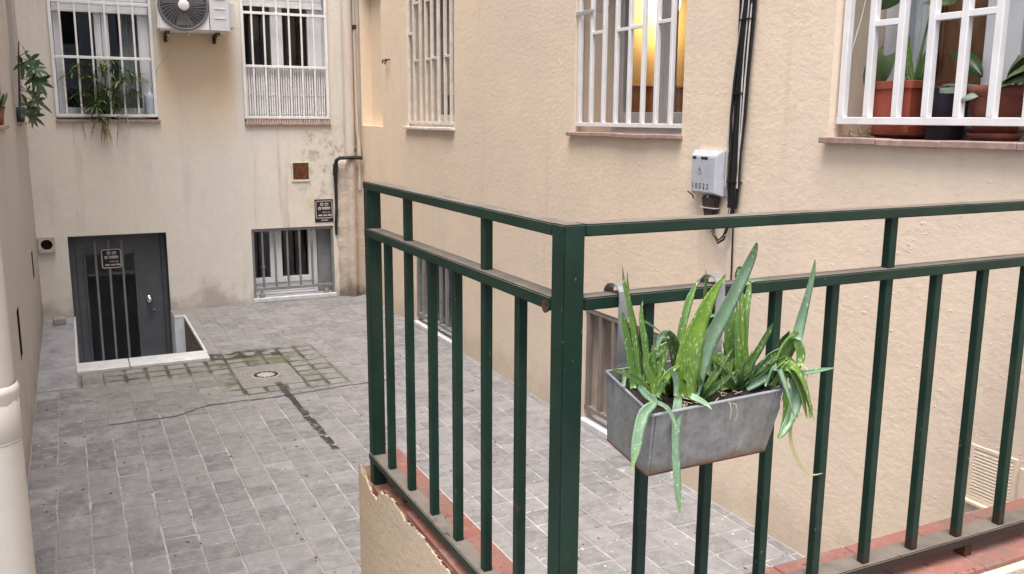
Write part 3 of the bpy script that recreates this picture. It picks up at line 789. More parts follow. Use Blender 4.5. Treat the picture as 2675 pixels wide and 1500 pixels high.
# blind behind the panes of the first window, curtain and brown door behind the third
bl = MB()
for k in range(26): bl.box(XW+.052, XW+.060, RW1[0]+.1, RW1[1]-.1, 2.205+.036*k, 2.205+.036*k+.033)
tag(obj('roller_blind', bl, M['white_old'], origin=(XW+.055, 7.6, 2.2)), 'slatted beige roller blind behind the narrow barred window', 'blind')
cu = MB(); n = 26
for k in range(n):
    y0 = 2.690+.17*k/n; y1 = 2.690+.17*(k+1)/n; xx = [XW+.048+.007*math.sin(k*1.5), XW+.048+.007*math.sin((k+1)*1.5)]
    cu.quad((xx[0],y0,1.96), (xx[1],y1,1.96), (xx[1],y1,3.2), (xx[0],y0,3.2))
tag(obj('curtain', cu, M['curtain'], origin=(XW+.07, 2.77, 2.0), recalc=False), 'pale curtain gathered at one side of the window with potted plants', 'curtain')
bd_ = thing('cupboard', (3.55, 2.55, 1.2), 'brown wooden cupboard seen through the window with potted plants', 'cupboard')
obj('carcass', BX(3.40, 3.8, 2.0, 3.1, 1.2, 3.4), M['wood_brown'], bd_)
for k in range(3): obj('door', BX(3.375, 3.398, 2.01+.365*k, 2.01+.36*(k+1)-.003+.005*k, 1.22, 3.38), M['wood_brown'], bd_, bevel=.004)
tag(obj('wall_dado', MB().box(3.5, 4.95, 6.08, 6.145, 1.22, 2.245).box(3.5, 4.95, 6.065, 6.145, 2.245, 2.262), M['wood_brown'], origin=(4.2, 6.1, 1.2), bevel=.004), 'brown panelled dado low on the golden wall behind the lamp-lit window', 'wall panel')  # brown dado board along the lower room wall
# lit lamp on the ceiling of the second room
lp = thing('ceiling_lamp', (4.24, 6.0, 3.6), 'lit warm lamp hanging in the golden room behind the barred window', 'lamp')
def emit(name, col, s):
    t = NT(name); t.b.inputs['Base Color'].default_value = (*col, 1); t.b.inputs['Emission Color'].default_value = (*col, 1); t.b.inputs['Emission Strength'].default_value = s; return t.m
M['bulb'] = emit('lamp_glow', (1.0, .80, .46), 6)
obj('globe', MB().lathe(4.24, 6.0, [(.0,2.72),(.07,2.74),(.115,2.80),(.13,2.88),(.115,2.96),(.06,3.02),(.02,3.035)], 20), M['bulb'], lp)
obj('stem', MB().tube([(4.24,6.0,3.03),(4.24,6.0,3.9)], .008), M['black'], lp)
ld = bpy.data.lights.new('lamp_light', 'POINT'); ld.energy = 4; ld.color = (1.0, .74, .36); ld.shadow_soft_size = .14
lo_ = bpy.data.objects.new('lamp_light', ld); COL.objects.link(lo_); lo_.location = (4.30, 5.98, 2.72)

def sill(x0, x1, y0, y1, z0, z1, label, seed, along='y', mat='sill_tile'):
    """sill of thin tiles with slightly uneven front edges"""
    r = random.Random(seed); t = thing('window_sill', ((x0+x1)/2, (y0+y1)/2, z0), label, 'sill')
    a0, a1 = (y0, y1) if along == 'y' else (x0, x1); n = max(2, round((a1-a0)/.30))
    for k in range(n):
        p, q = a0+(a1-a0)*k/n+.001, a0+(a1-a0)*(k+1)/n-.001; e = r.uniform(-.004,.004); dz = r.uniform(-.002,.002)
        b = BX(x0+e, x1, p, q, z0+dz, z1+dz) if along == 'y' else BX(p, q, y0+e, y1, z0+dz, z1+dz)
        obj('sill_tile', b, M[mat], t, bevel=.003)
    return t
sill(XR-.035, XW, RW1[0]-.012, RW1[1]+.05, RW1[2]-.005, RW1[2]+.018, 'thin dull sill under the narrow barred window', 1, 'y', 'white_old')
sill(XR-.035, XW, RW2[0]-.012, RW2[1]+.05, RW2[2]-.004, RW2[2]+.020, 'reddish tile sill under the lamp-lit barred window', 2)
sill(XR-.040, XW, RW3[0]-.05, RW3[1]+.012, RW3[2]-.004, RW3[2]+.022, 'dusty reddish tile sill holding the red planter and clay pot', 3)

# ---- grilles of the right wall: eight uprights joined by short staggered cross pieces
def grille_x(name, x, y0, y1, z0, z1, label, mat, bw, uprights, cross, group, lean=0):
    """square bars in the plane x; uprights: y centres; cross: (i, j, z) between upright i and j"""
    t = thing(name, (x, (y0+y1)/2, z0), label, 'window grille', group); first = None; h = bw/2
    for u in uprights:
        if first is None:
            first = obj('bar', BX(x-h, x+h, u-h, u+h, z0+bw, z1-bw), mat, t, bevel=.002); u0 = u
        else: copy_part(first, t, (0, u-u0, 0))
    obj('rail', BX(x-h, x+h, y0, y1, z0, z0+bw), mat, t, bevel=.002); obj('rail', BX(x-h, x+h, y0, y1, z1-bw, z1), mat, t, bevel=.002)
    for (i, j, z) in cross:
        a, b = sorted((uprights[i], uprights[j]))
        obj('cross_piece', BX(x-h+.001, x+h-.001, a+h, b-h, z, z+bw*.8), mat, t, bevel=.0015)
    obj('side_bar', BX(x-h*.6, x+h*.6, y0-.001, y0+.012, z0+bw, z1-bw), mat, t)
    obj('side_bar', BX(x-h*.6, x+h*.6, y1-.012, y1+.001, z0+bw, z1-bw), mat, t)
    return t
GG = 'white barred grilles on the peach wall'
X1 = XR+.02; s_ = X1/2.9405
U1 = [v*s_ for v in (8.206, 8.062, 7.895, 7.757, 7.612, 7.458, 7.305, 7.168)]
grille_x('window_grille', X1, RW1[0]+.012, RW1[1]-.008, 1.938, 3.235, 'old white grille over the narrow opening nearest the end wall', M['white_old'], .026, U1,
    [(0,1,2.752),(1,2,2.503),(3,4,2.500),(4,5,2.503),(6,7,2.503),(1,2,3.012),(3,4,3.005)], GG)
U2 = [v*s_ for v in (5.030, 4.892, 4.748, 4.612, 4.470, 4.330, 4.200, 4.063)]
grille_x('window_grille', X1, RW2[0]+.006, RW2[1]-.010, 1.950, 3.235, 'white grille over the lamp-lit window with the small hinge strap', M['white_paint'], .024, U2,
    [(1,2,2.505),(3,4,2.500),(4,5,2.503),(6,7,2.510),(0,1,2.75)], GG)
X3 = XR+.045; s3 = X3/2.9405
U3 = [v*s3 for v in (2.846, 2.712, 2.570, 2.430, 2.291, 2.155, 2.02, 1.885)]
grille_x('window_grille', X3, RW3[0]+.006, RW3[1]-.012, 1.982, 3.285, 'thick bright white grille in front of the large potted plants', M['white_paint'], .030, U3,
    [(1,2,2.372),(3,4,2.370),(4,5,2.372),(6,7,2.372),(0,1,2.75)], GG)
# hinge strap on the second grille
hs = thing('hinge_strap', (X1-.02, 5.03, 2.64), 'dull metal strap crossing the first bars of the lamp-lit window grille', 'strap')
obj('strap', BX(X1-.022, X1-.0145, 4.885, 5.098, 2.630, 2.655), M['grey_frame'], hs, bevel=.002)
obj('latch', MB().hexa([(X1-.02,4.79,2.625),(X1+.03,4.79,2.625),(X1+.03,4.86,2.632),(X1-.02,4.86,2.632),(X1-.02,4.79,2.668),(X1+.03,4.79,2.668),(X1+.03,4.86,2.650),(X1-.02,4.86,2.650)]), M['iron_mid'], hs)

# ---- basement windows of the right wall
def basement_x(y0, y1, z1, label, glabel, slabel, mat):
    t = thing('basement_window', (XR+.2, (y0+y1)/2, .05), label, 'window')
    f = MB(); x = XR+.20; f.box(x,x+.05,y0+.003,y0+.06,.05,z1-.004); f.box(x,x+.05,y1-.06,y1-.003,.05,z1-.004); f.box(x+.001,x+.049,y0+.06,y1-.06,.05,.11); f.box(x+.001,x+.049,y0+.06,y1-.06,z1-.06,z1-.004)
    f.box(x-.004,x+.046,(y0+y1)/2-.05,(y0+y1)/2+.05,.11,z1-.06)
    obj('frame', f, M['iron_mid'], t, bevel=.003)
    for a, b in ((y0+.06,(y0+y1)/2-.05),((y0+y1)/2+.05,y1-.06)): obj('pane', BX(x+.02,x+.025,a-.003,b+.003,.107,z1-.057), M['glass'], t)
    gr = thing('basement_grille', (XR+.03, (y0+y1)/2, .1), glabel, 'window grille', 'grilles of the basement windows'); first = None
    n = 6
    for k in range(n+1):
        yy = y1-.03-.1465*k
        if yy < y0+.02: break
        if first is None: first = obj('bar', BX(XR+.006, XR+.036, yy-.015, yy+.015, .142, z1-.034), mat, gr, bevel=.002); b0 = yy
        else: copy_part(first, gr, (0, yy-b0, 0))
    obj('rail', BX(XR+.004, XR+.038, y0+.004, y1-.004, .112, .142), mat, gr, bevel=.002); obj('rail', BX(XR+.004, XR+.038, y0+.004, y1-.004, z1-.034, z1-.004), mat, gr, bevel=.002)
    s = thing('marble_sill', (XR, (y0+y1)/2, .0), slabel, 'sill')
    obj('slab', BX(XR-.028, XR+.2, y0-.015, y1+.015, .002, .048), M['marble'], s, bevel=.004)
basement_x(RB1[0], RB1[1], RB1[3], 'dark basement window in the peach wall close to the far corner', 'dark grey floor-level grille seen between the balusters of the receding railing', 'white marble sill at floor level seen through the receding railing', M['iron_mid'])
basement_x(RB2[0], RB2[1], RB2[3], 'basement window half hidden behind the metal planter', 'brown grey floor-level grille half hidden behind the metal planter', 'white marble sill at floor level behind the metal planter', M['slat_brown'])

# ---- end wall: left window with the grassy plant
def grille_y(name, y, x0, x1, z0, z1, label, group, mat, bw, xs, hz, tilt=0):
    t = thing(name, ((x0+x1)/2, y, z0), label, 'window grille', group); h = bw/2; first = None
    for u in xs:
        if first is None: first = obj('bar', BX(u-h*.7, u+h*.7, y-h*.7, y+h*.7, z0+bw, z1-bw), mat, t, bevel=.0015); u0 = u
        else: copy_part(first, t, (u-u0, 0, 0))
    for (a, b) in ((x0, x0+bw*1.15), (x1-bw*1.15, x1)): obj('upright', BX(a, b, y-h, y+h, z0, z1), mat, t, bevel=.002)
    for z in hz: obj('rail', BX(x0+bw*1.15, x1-bw*1.15, y-h*.9, y+h*.9, z, z+bw), mat, t, bevel=.002)
    return t
GB = 'white grilles on the end wall'
YG = YB-.012
grille_y('window_grille', YG, -.072, .846, 1.985, 3.44, 'white grille with the grassy plant growing between its bars', GB, M['white_paint'], .026, (.026,.157,.289,.419,.547,.671), (1.985, 2.535, 3.052, 3.414))
grille_y('window_grille', YG, 1.695, 2.595, 1.975, 3.44, 'white grille with the white slatted screen fixed to its lower half', GB, M['white_paint'], .026, (1.806,1.932,2.062,2.190,2.318,2.448), (1.975, 2.500, 3.036, 3.414))
wl = window_y('window', YB+.10, BW1[0]+.003, BW1[1]-.003, 1.97, 3.445, 'white plastic window behind the grassy plant and the first white grille', M['pvc'], (.035,.322,.450,.715), .03, .075)
wr = window_y('window', YB+.10, BW2[0]+.003, BW2[1]-.003, 1.97, 3.445, 'white plastic window above the white slatted screen', M['pvc'], (1.735,2.016,2.142,2.405), .03, .075)
for (a, b, z, t_) in ((BW1[0], BW1[1], 3.005, 'white roller shutter box at the top of the window with the grassy plant'), (BW2[0], BW2[1], 3.15, 'white roller shutter box at the top of the window with the slatted screen')):
    sh = thing('roller_shutter', ((a+b)/2, YB+.07, z), t_, 'shutter')
    for k in range(7): obj('shutter_slat', BX(a+.035, b-.035, YB+.055, YB+.068, z+.043*k, z+.043*k+.040), M['pvc'], sh, bevel=.004)
    obj('bottom_bar', BX(a+.032, b-.032, YB+.048, YB+.074, z-.03, z-.001), M['pvc'], sh, bevel=.003)
s4 = sill(BW1[0]-.006, BW1[1]+.018, YB-.03, YB+.1, 1.932, 1.960, 'thin reddish sill under the window with the grassy plant', 4, 'x')
s5 = sill(BW2[0]-.002, BW2[1]+.012, YB-.03, YB+.1, 1.905, 1.930, 'reddish ridged sill under the white slatted screen', 5, 'x')
rg_ = MB()
for k in range(34): rg_.box(1.71+.026*k, 1.71+.026*k+.02, YB-.02, YB+.02, 1.931, 1.972)
obj('brick_course', rg_, simple('pale_brick', (.46,.36,.31), .85, 0, .2, 30, .003), s5)
# curtain behind the right pane of the left window
cu = MB()
for k in range(20):
    u0, u1 = k/20, (k+1)/20
    cu.quad((.50+.24*u0, YB+.2+.012*math.sin(k*1.9), 2.0), (.50+.24*u1, YB+.2+.012*math.sin((k+1)*1.9), 2.0), (.58+.16*u1, YB+.2+.012*math.sin((k+1)*1.9), 3.3), (.58+.16*u0, YB+.2+.012*math.sin(k*1.9), 3.3))
tag(obj('curtain', cu, M['curtain_grey'], origin=(.6, YB+.2, 2.0), recalc=False), 'sheer grey curtain behind the pane of the window with the grassy plant', 'curtain')
# slatted screen
sc = thing('slatted_screen', (2.145, YB-.03, 1.99), 'white slatted reed screen tied to the lower half of the second grille', 'screen')
rr_ = random.Random(8); first = None
for k in range(33):
    x = 1.738+.0255*k+rr_.uniform(-.002,.002); r0 = rr_.uniform(.0085,.0105)
    obj('slat', MB().tube([(x, YB+.022+rr_.uniform(-.003,.003), 2.002), (x+rr_.uniform(-.003,.003), YB+.022, 2.500-rr_.uniform(0,.012))], r0, 6), M['white_paint'], sc)
obj('backing_sheet', BX(1.726, 2.564, YB+.034, YB+.037, 2.001, 2.499), M['grey_frame'], sc)
for z in (2.03, 2.22, 2.44):
    obj('wire', MB().tube([(1.73, YB+.0095, z), (2.56, YB+.0095, z+.004)], .0022, 5), M['ac_grey'], sc)
# white jug with a leaning cane
jg = MB().lathe(.785, YB+.045, [(.0,1.995),(.052,1.995),(.055,2.02),(.055,2.17),(.05,2.20),(.03,2.225),(.012,2.24),(.012,2.26),(.0,2.262)], 20)
tag(obj('water_bottle', jg, M['jug'], origin=(.785, YB+.045, 2.0)), 'milky plastic bottle standing at the end of the grassy plant sill', 'bottle')
tag(obj('cane', MB().tube([(.800, YB+.03, 2.26), (.86, YB-.03, 2.45), (.985, YB-.10, 2.635)], [.006,.006,.005], 8), M['pipe_white'], origin=(.8, YB, 2.26)), 'thin pale cane leaning out over the sill below the air conditioner', 'cane')

# ---- basement window of the end wall
t = thing('basement_window', (2.15, YB+.15, .05), 'white framed basement window low in the end wall', 'window'); y = YB+.14
f = MB(); f.box(1.71,1.75,y,y+.05,.05,.80); f.box(2.40,2.445,y,y+.05,.05,.80); f.box(1.75,2.40,y+.001,y+.049,.05,.075)
f.box(1.75,2.40,y-.01,y+.04,.185,.245); f.box(1.92,2.05,y-.012,y+.045,.245,.80); f.box(2.345,2.40,y-.008,y+.045,.245,.80); f.box(1.75,2.40,y,y+.045,.765,.80)
f.box(1.75,2.40,y+.012,y+.05,.08,.18)
obj('frame', f, M['pvc'], t, bevel=.004)
obj('pane', BX(1.748,1.922,y+.02,y+.025,.24,.77), M['glass'], t); obj('pane', BX(2.048,2.347,y+.02,y+.025,.24,.77), M['glass'], t)
obj('side_panel', BX(2.447,2.598,y-.02,y+.04,.05,.80), M['iron_mid'], t)
gb = thing('basement_grille', (2.15, YB+.03, .12), 'grey round-barred grille of the low basement window in the end wall', 'window grille', 'grilles of the basement windows'); first = None
for k in range(5):
    x = 1.823+.134*k
    if first is None: first = obj('bar', MB().tube([(x, YB+.03, .155), (x, YB+.03, .79)], .0115, 10), M['iron_mid'], gb); x0 = x
    else: copy_part(first, gb, (x-x0, 0, 0))
obj('collar', MB().tube([(1.823, YB+.03, .372), (1.823, YB+.03, .392)], .021, 10), M['iron_mid'], gb)
obj('rail', BX(1.735, 2.575, YB+.012, YB+.048, .125, .155), M['iron_mid'], gb, bevel=.002); obj('rail', BX(1.735, 2.575, YB+.012, YB+.048, .775, .803), M['iron_mid'], gb, bevel=.002)
for a in (1.709, 2.577): obj('upright', BX(a, a+.024, YB+.012, YB+.048, .055, .803), M['iron_mid'], gb, bevel=.002)
for x in (1.80, 2.51):
    obj('foot', MB().lathe(x, YB+.03, [(.028,.048),(.03,.07),(.022,.095),(.012,.105),(.010,.125)], 12), M['iron_mid'], gb)
s = thing('marble_sill', (2.15, YB, 0), 'white marble sill at floor level under the basement window of the end wall', 'sill')
obj('slab', BX(1.70, 2.612, YB-.028, YB+.14, .004, .048), M['marble'], s, bevel=.004)

# ---- basement door
dt = thing('basement_door', (.39, YB+.2, -1.2), 'dark grey iron door with barred dark glass and a chrome knob', 'door'); y = YB+.17; m = M['door_grey']
f = MB(); f.box(-.063,-.01,y-.02,y+.05,-1.215,.815); f.box(.80,.846,y-.02,y+.05,-1.215,.815); f.box(-.01,.80,y-.019,y+.049,.77,.815)
obj('frame', f, m, dt, bevel=.004)
lf = MB(); lf.box(-.008,.075,y,y+.04,-1.21,.768); lf.box(.542,.798,y,y+.04,-1.21,.768); lf.box(.075,.542,y+.001,y+.039,.60,.768); lf.box(.075,.542,y+.001,y+.039,-1.21,-1.0)
obj('leaf', lf, m, dt, bevel=.003)
bd = MB()
for a in (.060, .535): bd.box(a, a+.022, y-.012, y+.002, -.99, .60)
obj('bead', bd, m, dt, bevel=.003)
gl = obj('pane', BX(.072, .545, y+.022, y+.028, -1.003, .603), M['glass'], dt)
first = None
for x in (.175, .300, .425):
    if first is None: first = obj('bar', BX(x-.011, x+.011, y-.016, y+.004, -1.0, .74), M['iron_mid'], dt, bevel=.002); x0 = x
    else: copy_part(first, dt, (x-x0, 0, 0))
kn = obj('knob', MB().lathe(.655, .105, [(.0,y-.085),(.022,y-.083),(.034,y-.070),(.036,y-.055),(.026,y-.040),(.014,y-.030),(.014,y-.012)], 20, 'Y'), M['chrome'], dt)
obj('rose', MB().lathe(.655, .105, [(.0,y-.014),(.034,y-.013),(.038,y-.002)], 20, 'Y'), M['chrome'], kn)
obj('keyhole', MB().lathe(.70, -.02, [(.0,y-.006),(.014,y-.005),(.016,y)], 14, 'Y'), M['iron_mid'], dt)
obj('jamb_lining', MB().box(.8475, .8488, YB+.004, y-.02, -1.2, .812), M['iron_grey'], dt)
obj('jamb_lining', MB().box(-.0655, -.0645, YB+.004, y-.02, -1.2, .812), M['iron_grey'], dt)
obj('head_lining', MB().box(-.064, .847, YB+.004, y-.02, .8155, .8170), M['iron_grey'], dt)

# ---- alarm notices: print as thin raised shapes on a plate
def rounded_ring(b, cx, cz, w, h, r, t, y, d, n=6):
    outer, inner = [], []
    for (sx, sz, a0) in ((1,1,0),(-1,1,90),(-1,-1,180),(1,-1,270)):
        for k in range(n+1):
            a = R(a0+90*k/n)
            outer.append((cx+sx*(w/2-r)+r*math.cos(a), cz+sz*(h/2-r)+r*math.sin(a)))
            inner.append((cx+sx*(w/2-r)+(r-t)*math.cos(a), cz+sz*(h/2-r)+(r-t)*math.sin(a)))
    N = len(outer)
    for k in range(N):
        k2 = (k+1) % N
        q = [outer[k], outer[k2], inner[k2], inner[k]]
        b.hexa([(p[0], y, p[1]) for p in q] + [(p[0], y-d, p[1]) for p in q])
def ring(b, cx, cz, r0, r1, y, d, n=16):
    for k in range(n):
        a, a2 = 2*math.pi*k/n, 2*math.pi*(k+1)/n
        q = [(cx+r*math.cos(t_), cz+r*math.sin(t_)) for r, t_ in ((r1,a),(r1,a2),(r0,a2),(r0,a))]
        b.hexa([(p[0], y, p[1]) for p in q] + [(p[0], y-d, p[1]) for p in q])
def notice(name, cx, cz, w, h, y, label, plate, frame_w):
    t = thing(name, (cx, y, cz), label, 'sign', 'black alarm notices')
    if plate: obj('plate', BX(cx-w/2, cx+w/2, y-.006, y, cz-h/2, cz+h/2), M['sign_black'], t, bevel=.002); yf = y-.0065
    else: obj('plate', BX(cx-w/2+.006, cx+w/2-.006, y-.004, y, cz-h/2+.006, cz+h/2-.006), M['sign_black'], t, bevel=.002); yf = y-.0045
    fw, fh = (w*.90, h*.76) if plate else (w, h); zc = cz+(h*.055 if plate else 0)
    b = MB(); rounded_ring(b, cx, zc, fw, fh, .022, frame_w, yf, .0012); obj('border', b, M['sign_white'], t, recalc=True)
    lg = MB(); ring(lg, cx-fw*.13, zc+fh*.31, .009, .0175, yf, .0012); ring(lg, cx-fw*.27, zc+fh*.07, .007, .0165, yf, .0012)
    lg.hexa([(cx-fw*.13-.006, yf, zc+fh*.31-.014),(cx-fw*.13+.006, yf, zc+fh*.31-.014),(cx-fw*.13+.001, yf, zc+fh*.31-.027),(cx-fw*.13-.001, yf, zc+fh*.31-.027)] + [(cx-fw*.13-.006, yf-.0012, zc+fh*.31-.014),(cx-fw*.13+.006, yf-.0012, zc+fh*.31-.014),(cx-fw*.13+.001, yf-.0012, zc+fh*.31-.027),(cx-fw*.13-.001, yf-.0012, zc+fh*.31-.027)])
    obj('emblem', lg, M['sign_white'], t)
    tx = MB(); r = random.Random(4)
    def line(x0, x1, z, hh):
        x = x0
        while x < x1-.003:
            l = r.uniform(.004,.008); tx.box(x, min(x+l, x1), yf-.0011, yf, z, z+hh*r.uniform(.8,1.1)); x += l+.0016
    line(cx+fw*.03, cx+fw*.27, zc+fh*.30, .014); line(cx+fw*.02, cx+fw*.28, zc+fh*.22, .007)
    line(cx-fw*.12, cx+fw*.38, zc+fh*.075, .014); line(cx-fw*.12, cx+fw*.36, zc+fh*.005, .011)
    obj('small_print', tx, M['sign_white'], t)
    tx = MB(); line(cx-fw*.12, cx+fw*.22, zc-fh*.19, .012); ring(tx, cx+fw*.30, zc-fh*.165, .0, .009, yf, .0012, 10)
    obj('web_line', tx, M['sign_lilac'], t)
    tx = MB()
    for q in (-.34, -.05, .22): line(cx+fw*q, cx+fw*(q+.22), zc-fh*.37, .018)
    obj('number_line', tx, M['sign_white'], t)
    if plate: tx = MB(); line(cx-w*.16, cx+w*.2, cz-h*.43, .010); obj('foot_line', tx, M['sign_white'], t)
    return t
notice('alarm_sign', 2.502, .976, .206, .254, YB-.001, 'black alarm notice with pale border and print above the low barred window', True, .006)
notice('alarm_sign', .322, .555, .185, .195, YB+.17-.0165, 'black alarm notice fixed across the bars of the basement door', False, .008)

# ---- air conditioner
ac = thing('air_conditioner', (1.25, YB-.16, 2.8), 'white outdoor air conditioner with round fan grille between the two barred windows', 'air conditioner')
TL = math.tan(R(1.6)); yf = YB-.31; ks = (yf)/9.84
ax0, ax1, az0 = .900*ks, 1.598*ks, 2+.838*ks
az1 = az0+.55
cb = MB(); cb.box(ax0, ax1, yf, YB-.05, az0, az1); case = obj('casing', cb, M['ac_white'], ac, bevel=.018, seg=3)
fc, fz, fr_ = 1.150*ks, 2+1.085*ks, .232*ks
obj('side_panel', BX(ax0+.475, ax1-.003, yf-.006, yf+.01, az0+.012, az1-.012), M['ac_grey'], ac, bevel=.006, seg=2)
for k in range(4): obj('panel_rib', BX(ax0+.525, ax1-.045, yf-.012, yf-.004, az0+.13+.09*k, az0+.138+.09*k), M['ac_white'], ac)
fan = obj('fan_grille', MB().lathe(fc, fz, [(fr_+.012,yf+.004),(fr_+.010,yf-.014),(fr_-.004,yf-.018),(fr_-.012,yf-.010),(fr_-.014,yf-.001)], 48, 'Y'), M['ac_rib'], ac)
obj('fan_well', MB().lathe(fc, fz, [(fr_-.013,yf-.002),(fr_-.05,yf-.0018),(.0,yf-.0016)], 40, 'Y'), M['ac_dark'], fan)
sp = MB()
for k in range(36):
    a = 2*math.pi*k/36; pts = []
    for u in (.045, .10, .16, fr_-.010): pts.append((fc+u*math.cos(a+u*1.6), yf-.010-.012*(1-u/fr_), fz+u*math.sin(a+u*1.6)))
    sp.tube(pts, .0032, 4)
obj('grille_spoke', sp, M['ac_rib'], fan)
rg_ = MB()
for rad in (.12, .205): rg_.lathe(fc, fz, [(rad-.0022,yf-.010),(rad,yf-.016),(rad+.0022,yf-.010)], 40, 'Y')
obj('grille_ring', rg_, M['ac_rib'], fan)
bl_ = MB()
for k in range(3):
    a = 2*math.pi*k/3+.4
    p = [(fc+rr*math.cos(a+t_), fz+rr*math.sin(a+t_)) for rr, t_ in ((.05,-.4),(.2,-.25),(.205,.55),(.05,.5))]
    bl_.hexa([(q[0], yf-.0026, q[1]) for q in p]+[(q[0], yf-.0050, q[1]) for q in p])
obj('fan_blade', bl_, M['ac_rib'], fan)
obj('hub_cap', MB().lathe(fc, fz, [(.052,yf-.016),(.052,yf-.026),(.046,yf-.030),(.0,yf-.031)], 28, 'Y'), M['ac_white'], fan)
obj('valve_cover', BX(ax1-.002, ax1+.045, YB-.26, YB-.09, az0+.05, az0+.30), M['ac_grey'], ac, bevel=.008)
for x in (ax0+.09, ax1-.12):
    br = MB(); br.box(x-.015, x+.015, YB-.30, YB-.002, az0-.035, az0-.008); br.box(x-.015, x+.015, YB-.02, YB-.001, az0-.09, az0-.035)
    br.hexa([(x-.006,YB-.16,az0-.036),(x+.006,YB-.16,az0-.036),(x+.006,YB-.14,az0-.034),(x-.006,YB-.14,az0-.034),(x-.006,YB-.02,az0-.09),(x+.006,YB-.02,az0-.09),(x+.006,YB-.015,az0-.06),(x-.006,YB-.015,az0-.06)])
    obj('bracket', br, M['rust_dark'], ac)
    obj('rubber_foot', BX(x-.022, x+.022, yf+.02, yf+.07, az0-.010, az0-.001), M['black'], ac)
    obj('bolt', MB().lathe(x, YB-.275, [(.008,az0-.05),(.008,az0-.036)], 8), M['chrome'], ac)
obj('drain_spout', MB().tube([(fc+.05, YB-.2, az0+.01), (fc+.05, YB-.2, az0-.035)], .012, 10), M['ac_white'], ac)

# ---- end wall fittings
v = thing('vent_cover', (2.262, YB-.005, 1.41), 'square rusty vent plate set in the end wall above the alarm notice', 'vent')
obj('frame', MB().box(2.160,2.176,YB-.010,YB+.001,1.302,1.515).box(2.347,2.362,YB-.010,YB+.001,1.302,1.515).box(2.176,2.347,YB-.012,YB+.001,1.302,1.324).box(2.176,2.347,YB-.008,YB+.001,1.504,1.515), M['wall_cream'], v, bevel=.002)
vp = obj('plate', BX(2.176, 2.347, YB-.0045, YB+.001, 1.324, 1.504), M['rust'], v)
vh = MB(); rv = random.Random(2)
for i in range(9):
    for j in range(9):
        if rv.random() < .85: vh.box(2.183+.018*i, 2.183+.018*i+.011, YB-.0075, YB-.003, 1.331+.019*j, 1.331+.019*j+.010)
obj('perforation', vh, M['rust_dark'], vp)
ho = thing('flue_outlet', (-.25, YB-.03, .745), 'square cream flue plate with a round black hole near the left corner', 'vent')
hb = MB(); hx, hz, hr = -.252, .752, .052; X0, X1, Z0, Z1 = -.327, -.183, .672, .822
for k in range(24):
    a, a2 = 2*math.pi*k/24, 2*math.pi*(k+1)/24
    def edge(an):
        c, s_2 = math.cos(an), math.sin(an); q = 1/max(abs(c)/.073, abs(s_2)/.075); return (hx+c*q, hz+s_2*q)
    e0, e1 = edge(a), edge(a2); i0 = (hx+hr*math.cos(a), hz+hr*math.sin(a)); i1 = (hx+hr*math.cos(a2), hz+hr*math.sin(a2))
    hb.quad((e0[0],YB-.045,e0[1]),(e1[0],YB-.045,e1[1]),(i1[0],YB-.045,i1[1]),(i0[0],YB-.045,i0[1]))
    hb.quad((e0[0],YB-.045,e0[1]),(e1[0],YB-.045,e1[1]),(e1[0],YB-.001,e1[1]),(e0[0],YB-.001,e0[1]))
    hb.quad((i0[0],YB-.045,i0[1]),(i1[0],YB-.045,i1[1]),(i1[0],YB-.004,i1[1]),(i0[0],YB-.004,i0[1]))
obj('plate', hb, M['chase'], ho, recalc=False)
obj('flue_mouth', MB().lathe(hx, hz, [(hr+.006,YB-.003),(.0,YB-.0025)], 24, 'Y'), M['dark_void'], ho)

# corner pipes: big painted downpipe, thin pipe, tarred pipe and the rendered chase below
cp = thing('corner_downpipe', (2.812, YB-.07, 1.2), 'thick cream downpipe in the far corner of the yard', 'pipe')
obj('pipe', MB().tube([(2.795, YB-.075, 1.50), (2.797, YB-.075, 2.6), (2.795, YB-.075, ZT)], .052, 18), M['pipe_cream'], cp)
obj('dent', MB().tube([(2.842, YB-.108, 1.62), (2.845, YB-.105, 1.66)], .006, 6), M['rust_dark'], cp)
tp = thing('thin_pipe', (2.89, YB-.05, 1.2), 'thin cream pipe running beside the thick corner downpipe', 'pipe')
obj('pipe', MB().tube([(2.898, YB-.06, 1.20), (2.900, YB-.06, 1.72), (2.883, YB-.05, 1.85), (2.876, YB-.05, 3.0), (2.872, YB-.05, ZT)], .0185, 12), M['pipe_cream'], tp)
obj('coupling', MB().tube([(2.900, YB-.06, 1.56), (2.900, YB-.06, 1.72)], .026, 12), M['pipe_cream'], tp)
obj('clip', BX(2.848, 2.902, YB-.078, YB-.002, 2.93, 2.975), M['rust_dark'], tp, bevel=.003)
tb = thing('tarred_pipe', (2.64, YB-.05, .7), 'thin black tarred pipe bending round the top of the rendered corner chase', 'pipe')
obj('pipe', MB().tube([(2.915, YB-.115, 1.555), (2.80, YB-.145, 1.562), (2.66, YB-.13, 1.557), (2.632, YB-.10, 1.53), (2.628, YB-.06, 1.45), (2.636, YB-.035, 1.30)], .021, 10), M['black_tar'], tb)
obj('elbow_sleeve', MB().tube([(2.629, YB-.075, 1.49), (2.627, YB-.05, 1.37)], .028, 10), M['black_tar'], tb)
obj('lower_pipe', MB().tube([(2.634, YB-.034, 1.32), (2.640, YB-.02, 1.0), (2.628, YB-.018, .82), (2.632, YB-.015, .70)], [.019,.016,.017,.014], 8), M['black_tar'], tb)
ch = thing('corner_chase', (2.8, YB-.05, 0), 'rough rendered casing over the pipes at the foot of the far corner', 'pipe casing')
cm_ = MB(); rc = random.Random(21); nz = 26
cols = []
